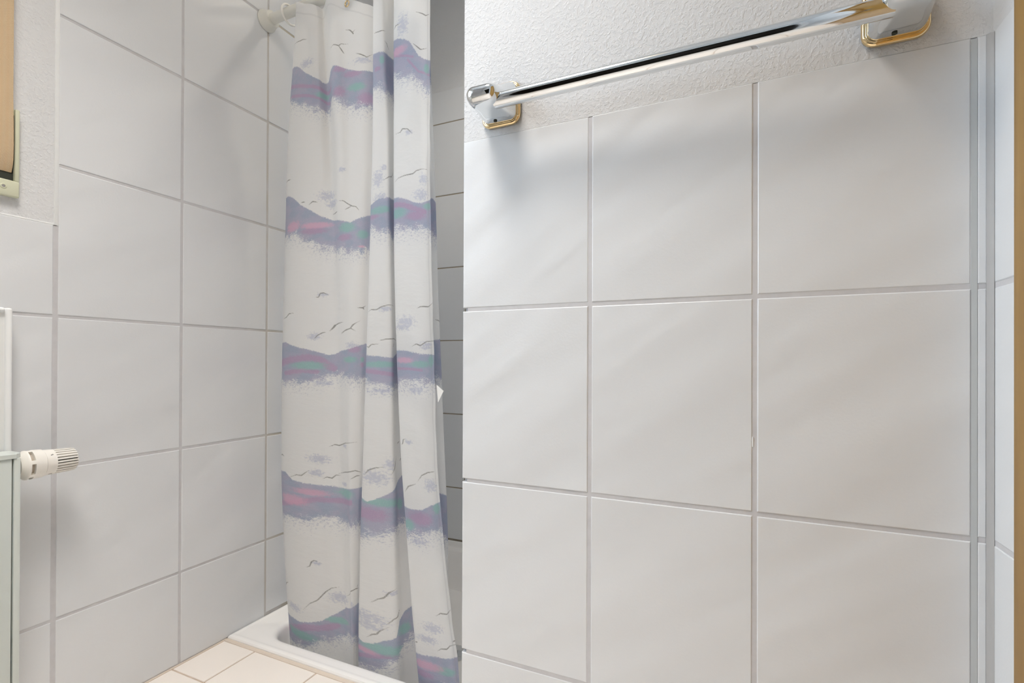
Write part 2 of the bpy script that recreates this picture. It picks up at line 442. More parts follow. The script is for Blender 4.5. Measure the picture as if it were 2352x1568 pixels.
    lay_tiles(wr, Vector((XR, 0, 0)), -VY, VZ, [(-dy0, 0.0), 0.4147, 0.6494, 0.8841, 1.1188, (-YR, 0.003)], prow, 0.0062, 'wall_tile')

    # wall behind the camera
    # (with an added opening to a made-up dark room, mirrored in the chrome rail)
    ox0, ox1, oz = -1.14, 0.25, 2.0
    structure(MB().box(XL - 0.1, ox0, YR - 0.1, YR, -0.2, ZC).box(ox1, XR + 0.1, YR - 0.1, YR, -0.2, ZC).box(ox0, ox1, YR - 0.1, YR, oz, ZC).build('wall_rear', 'plaster'))
    hb = MB().box(-1.9, 0.9, -2.75, -2.65, -0.2, 2.5).box(-1.95, -1.9, -2.75, YR - 0.1, -0.2, 2.5).box(0.9, 0.95, -2.75, YR - 0.1, -0.2, 2.5)
    hb.box(-1.9, 0.9, -2.65, YR - 0.1, -0.2, -0.004).box(-1.9, 0.9, -2.65, YR - 0.1, 2.4, 2.5)
    hb.box(-1.9, ox0, YR - 0.11, YR - 0.1, -0.2, 2.5).box(ox1, 0.9, YR - 0.11, YR - 0.1, -0.2, 2.5).box(ox0, ox1, YR - 0.11, YR - 0.1, oz, 2.5)
    structure(hb.build('wall_added_dark', 'added_room_dark'))

    # door: oak casing, leaf and lever handle
    d = structure(bpy.data.objects.new('door_1', None), 'honey-coloured oak door with casing at the right edge'); COL.objects.link(d)
    cw, cx = 0.060, XR - 0.0008
    MB().rbox(cx - 0.001, cx + 0.03, dy1 - 0.014, 0.6912, 0.0, dz + cw, 0.0008, 2).build('casing', 'honey_oak', d, True)
    MB().rbox(cx - 0.001, cx + 0.03, dy0 - 0.046, dy0 + 0.014, 0.0, dz + cw, 0.0008, 2).build('casing', 'honey_oak', d, True)
    MB().rbox(cx - 0.001, cx + 0.03, dy0 + 0.014, dy1 - 0.014, dz - 0.014, dz + cw, 0.0008, 2).build('casing', 'honey_oak', d, True)
    MB().rbox(XR + 0.008, XR + 0.046, dy0 + 0.015, dy1 - 0.015, 0.008, dz - 0.015, 0.002, 2).build('door_leaf', 'honey_oak', d, True)
    h = MB().cyl((XR + 0.008, -0.10, 1.03), (XR - 0.04, -0.10, 1.03), 0.009, n=16).cyl((XR - 0.035, -0.108, 1.03), (XR - 0.035, 0.02, 1.03), 0.009, n=16)
    h.rbox(XR + 0.001, XR + 0.009, -0.12, -0.08, 0.93, 1.08, 0.003, 2).build('door_handle', 'steel', d, True)

    # window
    w = structure(bpy.data.objects.new('window_1', None), 'white window in the left wall'); COL.objects.link(w)
    fx0, fx1 = XL - 0.12, XL - 0.06
    fb = MB().rbox(fx0, fx1, WIN_Y0, WIN_Y0 + 0.06, WIN_Z0, WIN_Z1, 0.003).rbox(fx0, fx1, WIN_Y1 - 0.06, WIN_Y1, WIN_Z0, WIN_Z1, 0.003)
    fb.rbox(fx0, fx1, WIN_Y0 + 0.06, WIN_Y1 - 0.06, WIN_Z0, WIN_Z0 + 0.07, 0.003).rbox(fx0, fx1, WIN_Y0 + 0.06, WIN_Y1 - 0.06, WIN_Z1 - 0.06, WIN_Z1, 0.003)
    fb.build('window_frame', 'window_plastic', w, True)
    MB().box(fx0 + 0.025, fx0 + 0.029, WIN_Y0 + 0.055, WIN_Y1 - 0.055, WIN_Z0 + 0.065, WIN_Z1 - 0.055).build('pane', 'window_glass', w)
    MB().rbox(fx1, XL + 0.012, WIN_Y0, WIN_Y1, WIN_Z0 - 0.012, WIN_Z0 + 0.004, 0.003).build('window_sill', 'window_plastic', w, True)
build_shell()

# ------------------------------------------------------------------ shower tray
def rrect(x0, x1, y0, y1, r, z, n=10):
    pts = []
    for cx, cy, a0 in ((x1 - r, y1 - r, 0), (x0 + r, y1 - r, 90), (x0 + r, y0 + r, 180), (x1 - r, y0 + r, 270)):
        for i in range(n + 1):
            a = math.radians(a0 + 90 * i / n)
            pts.append((cx + r * math.cos(a), cy + r * math.sin(a), z))
    return pts
def shower_tray():
    t = empty('shower_tray', (-0.82, 1.28, -0.185), 'white enamelled shower tray with rounded basin under the curtain', 'shower tray')
    def R(i, r, z): return rrect(XL + 0.0015 + i, XS - 0.0015 - i, YT + 0.001 + i, YB - 0.0015 - i, r, z)
    ix0, ix1, iy0, iy1 = -1.142, -0.475, 0.909, 1.640
    def I(k, r, z): return rrect(ix0 + k, ix1 - k, iy0 + k, iy1 - k, r, z)
    rings = [R(0.0, 0.002, -0.185), R(0.0, 0.002, 0.004), R(0.002, 0.003, 0.0075), R(0.006, 0.005, 0.0095), R(0.011, 0.006, 0.0095), R(0.014, 0.007, 0.0082), R(0.018, 0.008, 0.0079), I(-0.020, 0.076, 0.0076), I(-0.012, 0.070, 0.0075),
             I(-0.006, 0.066, 0.0072), I(-0.002, 0.062, 0.0064), I(0.001, 0.060, 0.0045), I(0.004, 0.058, 0.0015), I(0.007, 0.056, -0.006), I(0.009, 0.055, -0.03), I(0.012, 0.055, -0.115), I(0.019, 0.055, -0.148), I(0.048, 0.05, -0.163), I(0.09, 0.05, -0.168),
             I(0.26, 0.03, -0.172)]
    b = MB().loft(rings, True, False, True)
    reparent(b.build('basin', 'enamel', None, True, 28), t)
    cx, cy = -0.80, 1.30
    reparent(MB().cyl((cx, cy, -0.1725), (cx, cy, -0.168), 0, n=32, prof=[(0, 0.045), (0.003, 0.045), (0.0045, 0.040)]).build('drain', 'chrome', None, True), t)
shower_tray()

# ------------------------------------------------------------------ curtain rod and rings
ROD_Y, ROD_Z, ROD_R = 0.9745, 1.7085, 0.0135
def rod():
    t = empty('curtain_rod', (XL, ROD_Y, ROD_Z), 'cream plastic shower rod held on the left tiled wall by a round flange', 'curtain rod')
    reparent(MB().cyl((XL + 0.008, ROD_Y, ROD_Z), (XS - 0.008, ROD_Y, ROD_Z), ROD_R, n=32).build('tube', 'rod_plastic', None, True), t)
    for x, s in ((XL, 1), (XS, -1)):
        p = [(0, 0.029), (0.003, 0.029), (0.005, 0.0275), (0.008, 0.0270), (0.010, 0.0255), (0.014, 0.0250), (0.016, 0.0235), (0.024, 0.0225), (0.026, 0.021), (0.0262, 0.0137)]
        reparent(MB().cyl((x + s * 0.0005, ROD_Y, ROD_Z), (x + s * 0.03, ROD_Y, ROD_Z), 0, n=32, prof=p).build('flange', 'rod_plastic', None, True, 30), t)
rod()
def torus(c, axis, R, r, n=40, k=10, squash=1.0):
    axis = Vector(axis).normalized(); a = axis.orthogonal().normalized()
    if abs(axis.x) > 0.9: a = Vector((0, 1, 0))
    bb = axis.cross(a); c = Vector(c); rings = []
    for i in range(n):
        t = 2 * math.pi * i / n; d = a * math.cos(t) + bb * math.sin(t) * squash; dn = (a * math.cos(t) + bb * math.sin(t))
        rings.append([c + d * R + (dn * math.cos(2 * math.pi * j / k) + axis * math.sin(2 * math.pi * j / k)) * r for j in range(k)])
    return MB().loft(rings, True, wrap=True)
RING_R = 0.0255
RINGS = [(-1.137, 'white plastic curtain ring at the corner next to the wall flange', 0.10),
         (-0.930, 'white plastic curtain ring above the metal eyelet in the hem', -0.05),
         (-0.806, 'white plastic curtain ring third from the wall flange', 0.08),
         (-0.735, 'white plastic curtain ring fourth from the wall flange', -0.1),
         (-0.665, 'white plastic curtain ring farthest from the wall flange', 0.05)]
for x, lab, tw in RINGS:
    m = torus((0, 0, 0), (1, tw, 0), RING_R, 0.0029)
    o = m.build('curtain_ring', 'ring_plastic', None, True, 60)
    o.location = (x, ROD_Y - 0.002, ROD_Z - RING_R + 0.0022 + ROD_R)
    tag(o, lab, 'curtain ring', 'rings on the shower rod')

# ------------------------------------------------------------------ curtain cut and print (metres)
CURTAIN_Z = [1.8, 1.72, 1.64, 1.55, 1.45, 1.3, 1.1, 0.9, 0.7, 0.5, 0.3, 0.15, 0.05, -0.04, -0.1, -0.165]
CURTAIN_KNOTS = [  # name, fabric coordinate, top hem height, x per level, fold depth per level
 ('a0', 0, 1.7133, [-1.0917,-1.0953,-1.106,-1.1183,-1.1355,-1.1495,-1.1555,-1.1637,-1.1678,-1.169,-1.1617,-1.1503,-1.1396,-1.1293,-1.1246,-1.1203], [0.002,0.002,0.0065,0.0116,0.0177,0.022,0.022,0.022,0.022,0.022,0.022,0.022,0.022,0.022,0.022,0.022]),
 ('a1', 0.02, 1.7067, [-1.0797,-1.0833,-1.0908,-1.0998,-1.1129,-1.1255,-1.1313,-1.1396,-1.1437,-1.1448,-1.1371,-1.1254,-1.1147,-1.1045,-1.1002,-1.0966], [-0.004,-0.004,-0.002,0.0005,0.0035,0.006,0.006,0.006,0.006,0.006,0.006,0.006,0.006,0.006,0.006,0.006]),
 ('a2', 0.065, 1.6888, [-1.0514,-1.0529,-1.0547,-1.057,-1.0603,-1.0643,-1.0656,-1.0687,-1.0697,-1.0683,-1.06,-1.0494,-1.0404,-1.0331,-1.0297,-1.0275], [-0.01,-0.01,-0.01,-0.01,-0.01,-0.01,-0.01,-0.01,-0.01,-0.01,-0.01,-0.01,-0.01,-0.01,-0.01,-0.01]),
 ('a3', 0.12, 1.6747, [-1.0172,-1.0162,-1.014,-1.0108,-1.0066,-1.0006,-0.9956,-0.9914,-0.9878,-0.983,-0.9746,-0.9664,-0.9601,-0.9558,-0.9537,-0.9522], [-0.004,-0.004,-0.004,-0.004,-0.004,-0.004,-0.004,-0.004,-0.004,-0.004,-0.004,-0.004,-0.004,-0.004,-0.004,-0.004]),
 ('a4', 0.155, 1.6856, [-1.0156,-1.0125,-1.007,-1.0001,-0.9906,-0.9764,-0.9604,-0.9477,-0.9406,-0.9336,-0.9253,-0.9187,-0.9145,-0.9118,-0.9106,-0.9094], [0.016,0.016,0.016,0.016,0.016,0.0143,0.0075,0.0038,0.0035,0.0035,0.0035,0.0035,0.0035,0.0035,0.0035,0.0035]),
 ('b0', 0.175, 1.6854, [-0.9728,-0.9711,-0.9668,-0.9599,-0.9511,-0.9382,-0.9344,-0.9279,-0.9214,-0.9144,-0.9061,-0.8996,-0.8954,-0.8929,-0.8917,-0.8905], [-0.012,-0.012,-0.012,-0.012,-0.012,-0.0112,-0.0057,-0.0029,-0.0026,-0.0026,-0.0026,-0.0026,-0.0026,-0.0026,-0.0026,-0.0026]),
 ('b1', 0.22, 1.663, [-0.918,-0.9172,-0.9147,-0.9105,-0.9052,-0.8973,-0.8944,-0.8911,-0.8898,-0.8882,-0.8864,-0.8839,-0.882,-0.8809,-0.8802,-0.8793], [-0.008,-0.008,-0.008,-0.008,-0.008,-0.008,-0.008,-0.008,-0.008,-0.008,-0.008,-0.008,-0.008,-0.008,-0.008,-0.008]),
 ('b2', 0.265, 1.6387, [-0.8614,-0.8612,-0.8601,-0.8584,-0.8564,-0.8543,-0.8576,-0.8599,-0.8641,-0.8679,-0.8723,-0.8739,-0.8741,-0.8743,-0.8742,-0.8736], [0.0,0.0,0.0,0.0,0.0,0.0,0.0,0.0,0.0,0.0,0.0,0.0,0.0,0.0,0.0,0.0]),
 ('b3', 0.3, 1.6312, [-0.8368,-0.8367,-0.8362,-0.8357,-0.8353,-0.8362,-0.8426,-0.8477,-0.8546,-0.8609,-0.8685,-0.8721,-0.8735,-0.8743,-0.8745,-0.8741], [0.014,0.014,0.014,0.014,0.014,0.014,0.014,0.014,0.014,0.014,0.014,0.014,0.014,0.014,0.014,0.014]),
 ('h1', 0.325, 1.6268, [-0.8248,-0.8246,-0.8242,-0.8236,-0.8233,-0.8243,-0.8307,-0.8357,-0.8426,-0.8488,-0.8564,-0.86,-0.8614,-0.8622,-0.8625,-0.8621], [0.026,0.026,0.026,0.026,0.026,0.026,0.026,0.026,0.026,0.026,0.026,0.026,0.026,0.026,0.026,0.026]),
 ('h2', 0.35, 1.6157, [-0.8135,-0.8134,-0.8129,-0.8124,-0.812,-0.8127,-0.819,-0.8241,-0.8309,-0.8373,-0.8447,-0.8482,-0.8496,-0.8504,-0.8505,-0.85], [0.006,0.006,0.006,0.006,0.006,0.006,0.006,0.006,0.006,0.006,0.006,0.006,0.006,0.006,0.006,0.006]),
 ('c0', 0.38, 1.7255, [-0.8164,-0.8164,-0.8159,-0.8154,-0.8149,-0.8153,-0.8216,-0.8268,-0.8337,-0.8401,-0.8475,-0.8509,-0.8522,-0.8529,-0.8529,-0.8524], [-0.016,-0.016,-0.016,-0.016,-0.016,-0.016,-0.016,-0.016,-0.016,-0.016,-0.016,-0.016,-0.016,-0.016,-0.016,-0.016]),
 ('c1', 0.41, 1.7121, [-0.7923,-0.7923,-0.7915,-0.7902,-0.7887,-0.7841,-0.7851,-0.7847,-0.7864,-0.788,-0.7888,-0.7876,-0.7869,-0.7864,-0.786,-0.7857], [-0.023,-0.023,-0.023,-0.023,-0.023,-0.023,-0.023,-0.023,-0.023,-0.023,-0.023,-0.023,-0.023,-0.023,-0.023,-0.023]),
 ('c2', 0.435, 1.7144, [-0.7829,-0.7829,-0.7817,-0.7797,-0.7773,-0.7678,-0.7638,-0.758,-0.7547,-0.7514,-0.746,-0.7402,-0.738,-0.7363,-0.736,-0.7357], [-0.016,-0.016,-0.016,-0.016,-0.016,-0.016,-0.016,-0.016,-0.016,-0.016,-0.016,-0.016,-0.016,-0.016,-0.016,-0.016]),
 ('c3', 0.455, 1.6928, [-0.7861,-0.7861,-0.785,-0.7836,-0.7816,-0.7756,-0.7725,-0.767,-0.7616,-0.7549,-0.7441,-0.7348,-0.7284,-0.7236,-0.7211,-0.7189], [0.004,0.004,0.004,0.004,0.004,0.004,0.004,0.004,0.004,0.004,0.004,0.004,0.004,0.004,0.004,0.004]),
 ('h3', 0.49, 1.6677, [-0.7855,-0.7854,-0.785,-0.7845,-0.7839,-0.7829,-0.7805,-0.7757,-0.7669,-0.7554,-0.7363,-0.7217,-0.7095,-0.7,-0.6943,-0.6885], [0.03,0.03,0.03,0.03,0.03,0.03,0.03,0.03,0.03,0.03,0.03,0.03,0.03,0.03,0.03,0.03]),
 ('h4', 0.56, 1.6656, [-0.7466,-0.7465,-0.7454,-0.7438,-0.7416,-0.7367,-0.7313,-0.7254,-0.716,-0.7048,-0.6904,-0.6813,-0.6664,-0.6564,-0.6508,-0.6455], [0.044,0.044,0.044,0.044,0.044,0.044,0.044,0.044,0.044,0.044,0.044,0.044,0.044,0.044,0.044,0.044]),
 ('e0', 0.63, 1.6404, [-0.6874,-0.6874,-0.6861,-0.6837,-0.6805,-0.6715,-0.6634,-0.6563,-0.6464,-0.6354,-0.6258,-0.6223,-0.6031,-0.5933,-0.5879,-0.585], [0.034,0.034,0.034,0.034,0.034,0.034,0.034,0.034,0.034,0.034,0.034,0.034,0.034,0.034,0.034,0.034]),
 ('e1', 0.665, 1.631, [-0.6833,-0.6833,-0.6829,-0.682,-0.681,-0.6786,-0.6751,-0.6693,-0.6617,-0.6525,-0.6343,-0.6184,-0.5989,-0.5893,-0.5839,-0.5818], [0.022,0.022,0.022,0.022,0.022,0.022,0.022,0.022,0.022,0.022,0.022,0.022,0.022,0.022,0.022,0.022]),
 ('h5', 0.74, 1.6636, [-0.7522,-0.7522,-0.7518,-0.7513,-0.7507,-0.7499,-0.7475,-0.7429,-0.7342,-0.7226,-0.7034,-0.689,-0.6767,-0.6675,-0.6619,-0.6585], [0.008,0.008,0.008,0.008,0.008,0.008,0.008,0.008,0.008,0.008,0.008,0.008,0.008,0.008,0.008,0.008]),
 ('d0', 0.775, 1.7101, [-0.7541,-0.7541,-0.7538,-0.7533,-0.7527,-0.7518,-0.7495,-0.7449,-0.7362,-0.7243,-0.7049,-0.6904,-0.678,-0.6689,-0.6633,-0.6613], [-0.016,-0.016,-0.016,-0.016,-0.016,-0.016,-0.016,-0.016,-0.016,-0.016,-0.016,-0.016,-0.016,-0.016,-0.016,-0.016]),
 ('d1', 0.82, 1.6866, [-0.7044,-0.7044,-0.7042,-0.7037,-0.7031,-0.7023,-0.7001,-0.6953,-0.6873,-0.6766,-0.6565,-0.6393,-0.6251,-0.6162,-0.6107,-0.6107], [-0.025,-0.025,-0.025,-0.025,-0.025,-0.025,-0.025,-0.025,-0.025,-0.025,-0.025,-0.025,-0.025,-0.025,-0.025,-0.025]),
 ('d2', 0.87, 1.6791, [-0.6636,-0.6636,-0.6635,-0.6631,-0.6625,-0.6617,-0.6596,-0.6545,-0.6472,-0.6379,-0.6171,-0.597,-0.5809,-0.572,-0.5673,-0.5673], [-0.017,-0.017,-0.017,-0.017,-0.017,-0.017,-0.017,-0.017,-0.017,-0.017,-0.017,-0.017,-0.017,-0.017,-0.017,-0.017]),
 ('d3', 0.895, 1.681, [-0.6532,-0.6532,-0.6531,-0.6526,-0.6521,-0.6513,-0.6492,-0.644,-0.637,-0.6281,-0.6071,-0.5863,-0.5693,-0.5604,-0.5556,-0.5556], [-0.01,-0.01,-0.01,-0.01,-0.01,-0.01,-0.01,-0.01,-0.01,-0.01,-0.01,-0.01,-0.01,-0.01,-0.01,-0.01]),
]
BANDS = [  # printed wave bands: per cloth panel the upper and the lower outline (fabric coordinate, height)
 [
  ('A', [(-0.0029,1.5429),(0.0337,1.5323),(0.0499,1.5245),(0.0767,1.5025),(0.1046,1.4849),(0.1322,1.4758),(0.1587,1.4801),(0.1768,1.4888),(0.1829,1.4922),(0.2118,1.4841),(0.233,1.475),(0.2508,1.469),(0.2931,1.4662)], [(-0.0016,1.4569),(0.0532,1.4242),(0.085,1.4069),(0.1095,1.3975),(0.1343,1.3955),(0.1577,1.4),(0.1716,1.4112),(0.191,1.3968),(0.2217,1.3841),(0.2489,1.3755),(0.2936,1.3718)]),
  ('C', [(0.3852,1.4871),(0.438,1.4841),(0.4811,1.4928)], [(0.3854,1.4048),(0.4084,1.3948),(0.4358,1.3856),(0.4795,1.394)]),
  ('D', [(0.7785,1.5044),(0.7939,1.5028),(0.8093,1.4952),(0.8246,1.4844),(0.8368,1.4666),(0.8489,1.4488),(0.8671,1.4398),(0.893,1.4373)], [(0.7785,1.4238),(0.8062,1.4064),(0.8307,1.3992),(0.8519,1.3853),(0.8671,1.3721),(0.893,1.3613)]),
 ],
 [
  ('A', [(-0.0008,1.1923),(0.027,1.1883),(0.0445,1.1767),(0.0691,1.1514),(0.0936,1.1344),(0.1178,1.1176),(0.154,1.1042),(0.1811,1.0969),(0.2223,1.0879),(0.2494,1.0955),(0.2932,1.1054)], [(-0.0007,1.0813),(0.0514,1.0741),(0.079,1.0601),(0.1025,1.0423),(0.1229,1.0344),(0.1548,1.0271),(0.2169,1.0128),(0.2584,1.0113),(0.2918,1.0154)]),
  ('C', [(0.3864,1.1207),(0.4042,1.1294),(0.4246,1.1292),(0.448,1.1338),(0.4772,1.1392)], [(0.3831,1.0586),(0.4118,1.0492),(0.444,1.0441),(0.4783,1.0404)]),
  ('D', [(0.7775,1.1265),(0.7954,1.1242),(0.8169,1.1156),(0.8382,1.1057),(0.8594,1.1045),(0.8962,1.1127)], [(0.7784,1.0507),(0.8053,1.0462),(0.8338,1.0459),(0.8585,1.042),(0.895,1.0353)]),
  ('E', [(0.652,1.1299),(0.6274,1.1168)], [(0.6527,1.0422),(0.6302,1.0348)]),
 ],
 [
  ('A', [(-0.0002,0.7872),(0.0321,0.7875),(0.0577,0.7756),(0.0862,0.7675),(0.1125,0.7596),(0.1333,0.752),(0.1489,0.755),(0.1653,0.7624),(0.2252,0.7688),(0.2591,0.7767),(0.2892,0.7814)], [(0.001,0.6773),(0.0516,0.6782),(0.0811,0.6777),(0.1018,0.689),(0.1199,0.6925),(0.1404,0.7004),(0.1627,0.6971),(0.2256,0.6898),(0.2857,0.6869)]),
  ('C', [(0.3812,0.7514),(0.4082,0.7484),(0.4385,0.7443),(0.4823,0.7577)], [(0.383,0.6854),(0.409,0.678),(0.4405,0.6698),(0.4835,0.675)]),
  ('D', [(0.7793,0.7623),(0.8007,0.762),(0.822,0.7577),(0.8501,0.7537),(0.893,0.7524)], [(0.7793,0.679),(0.8048,0.6867),(0.8335,0.6873),(0.8584,0.6889),(0.895,0.6809)]),
  ('E', [(0.6545,0.788),(0.6269,0.791)], [(0.6575,0.6901),(0.6283,0.6943)]),
 ],
 [
  ('A', [(-0.0008,0.4296),(0.0341,0.4353),(0.0507,0.4172),(0.0742,0.4127),(0.1039,0.4122),(0.1334,0.4127),(0.1614,0.41),(0.227,0.4147),(0.2863,0.4175)], [(-0.0006,0.3009),(0.0478,0.3179),(0.0695,0.315),(0.0892,0.3139),(0.1068,0.3246),(0.1315,0.3298),(0.1508,0.3217),(0.2075,0.3195),(0.2734,0.3239)]),
  ('C', [(0.3811,0.3999),(0.3944,0.3936),(0.4134,0.4082),(0.4249,0.4179),(0.4367,0.4269),(0.4607,0.4469),(0.4875,0.457)], [(0.3818,0.3078),(0.3994,0.3156),(0.4171,0.3232),(0.4345,0.3287),(0.453,0.3414),(0.4815,0.344)]),
  ('D', [(0.7781,0.3946),(0.8,0.3918),(0.83,0.3952),(0.8535,0.4053),(0.9003,0.4154)], [(0.7806,0.3317),(0.8117,0.3344),(0.8492,0.3433),(0.8921,0.3479)]),
  ('E', [(0.6622,0.4239),(0.6278,0.4148)], [(0.6588,0.317),(0.6298,0.3122)]),
 ],
 [
  ('A', [(-0.0005,0.0374),(0.0326,0.0439),(0.0537,0.0438),(0.0808,0.0523),(0.1023,0.0594),(0.1213,0.0748),(0.1374,0.0868),(0.1637,0.1079),(0.2826,0.1243)], [(-0.0011,-0.0336),(0.0343,-0.0242),(0.0639,-0.014),(0.0807,-0.0059),(0.1056,0.0101),(0.1355,0.0199),(0.166,0.0351),(0.2857,0.0332)]),
  ('C', [(0.3811,0.0515),(0.3905,0.0473),(0.4017,0.0515),(0.4174,0.0662),(0.4371,0.0791),(0.444,0.1157),(0.4597,0.1312),(0.4845,0.139)], [(0.3806,-0.0193),(0.4,-0.0116),(0.4173,0.0065),(0.4363,0.0218),(0.4553,0.0604),(0.4832,0.0616)]),
  ('D', [(0.7745,0.0604),(0.7968,0.061),(0.8292,0.0671),(0.903,0.0704)], [(0.7766,-0.0195),(0.8056,-0.0123),(0.8382,-0.0009),(0.8952,0.0052)]),
 ],
]
DABS = [  # printed colour dabs: colour, centre, half width, half height
 ('teal',0.1335,1.4384,0.0248,0.0083),
 ('plum',0.2726,1.3968,0.0279,0.0166),
 ('plum',0.1998,1.4801,0.0186,0.0083),
 ('teal',0.2447,1.4296,0.0248,0.0105),
 ('plum',0.196,1.422,0.0186,0.0138),
 ('plum',0.2327,1.4648,0.0248,0.0083),
 ('teal',0.4195,1.4655,0.0124,0.0111),
 ('plum',0.401,1.4461,0.0124,0.0061),
 ('pink',0.7939,1.4729,0.0233,0.0105),
 ('teal',0.8793,1.4167,0.0124,0.0124),
 ('pink',0.0444,1.0994,0.0235,0.0145),
 ('pink',0.1086,1.0935,0.0434,0.0084),
 ('plum',0.1025,1.0793,0.0344,0.0090),
 ('teal',0.2085,1.0759,0.0308,0.0129),
 ('teal',0.2658,1.0552,0.0217,0.0113),
 ('plum',0.1984,1.0517,0.0272,0.0090),
 ('pink',0.2622,1.0245,0.0145,0.0032),
 ('teal',0.41,1.1014,0.0308,0.0097),
 ('plum',0.3909,1.0884,0.0145,0.0058),
 ('plum',0.8415,1.0755,0.0308,0.0113),
 ('teal',0.7934,1.0871,0.0217,0.0129),
 ('teal',0.8807,1.0961,0.0181,0.0081),
 ('teal',0.0888,0.7242,0.0416,0.0113),
 ('teal',0.2142,0.7399,0.0344,0.0081),
 ('teal',0.2713,0.74,0.0109,0.0065),
 ('plum',0.2719,0.7267,0.0091,0.0065),
 ('plum',0.235,0.7664,0.0290,0.0097),
 ('teal',0.4134,0.7287,0.0416,0.0081),
 ('pink',0.7997,0.7387,0.0235,0.0071),
 ('teal',0.8456,0.7293,0.0362,0.0081),
 ('teal',0.8816,0.7362,0.0109,0.0145),
 ('pink',0.0912,0.3906,0.0416,0.0090),
 ('pink',0.0498,0.3637,0.0344,0.0145),
 ('teal',0.1906,0.3989,0.0471,0.0123),
 ('plum',0.396,0.3653,0.0332,0.0171),
 ('teal',0.4188,0.3965,0.0387,0.0099),
 ('plum',0.8236,0.3727,0.0369,0.0164),
 ('teal',0.7884,0.3539,0.0166,0.0138),
 ('teal',0.8775,0.3992,0.0148,0.0132),
 ('teal',0.4619,0.3889,0.0148,0.0132),
 ('teal',0.0512,0.01,0.0424,0.0118),
 ('teal',0.1395,0.069,0.0369,0.0086),
 ('plum',0.1787,0.1196,0.0221,0.0082),
 ('pink',0.3906,0.0299,0.0221,0.0066),
 ('teal',0.4206,0.0445,0.0387,0.0132),
 ('pink',0.8042,0.04,0.0406,0.0099),
 ('teal',0.8516,0.0374,0.0332,0.0099),
 ('plum',0.7959,0.0194,0.0221,0.0082),
 ('teal',0.457,0.0909,0.0184,0.0132),
]
STROKES = [  # printed colour streaks: colour, line, width
 ('plum',[(0.0067,1.4893),(0.0843,1.4636),(0.1655,1.4476)],0.0069),
 ('plum',[(0.0174,1.4586),(0.0846,1.4388),(0.1166,1.4302),(0.155,1.4206)],0.0057),
 ('plum',[(0.7847,1.4646),(0.8124,1.455),(0.8337,1.447)],0.0040),
 ('plum',[(0.8185,1.4432),(0.8489,1.4113),(0.893,1.4011)],0.0040),
 ('plum',[(0.781,1.109),(0.8061,1.104),(0.8345,1.0923),(0.8699,1.0828)],0.0087),
 ('plum',[(-0.0007,0.7281),(0.051,0.739),(0.0888,0.7452),(0.115,0.7391),(0.133,0.7246),(0.1432,0.718)],0.0134),
 ('plum',[(0.0336,0.7029),(0.0785,0.7117),(0.107,0.7075)],0.0087),
 ('plum',[(0.385,0.7127),(0.4112,0.709),(0.4414,0.7035)],0.0074),
 ('plum',[(0.781,0.7193),(0.8132,0.7183),(0.8486,0.7153)],0.0044),
 ('plum',[(-0.0005,0.3382),(0.1033,0.374),(0.2273,0.3794)],0.0094),
 ('plum',[(-0.0002,-0.0012),(0.0667,0.0347),(0.1068,0.0414),(0.1365,0.0548)],0.0116),
 ('plum',[(0.3832,0.0118),(0.4091,0.0248),(0.4334,0.0359)],0.0068),
]
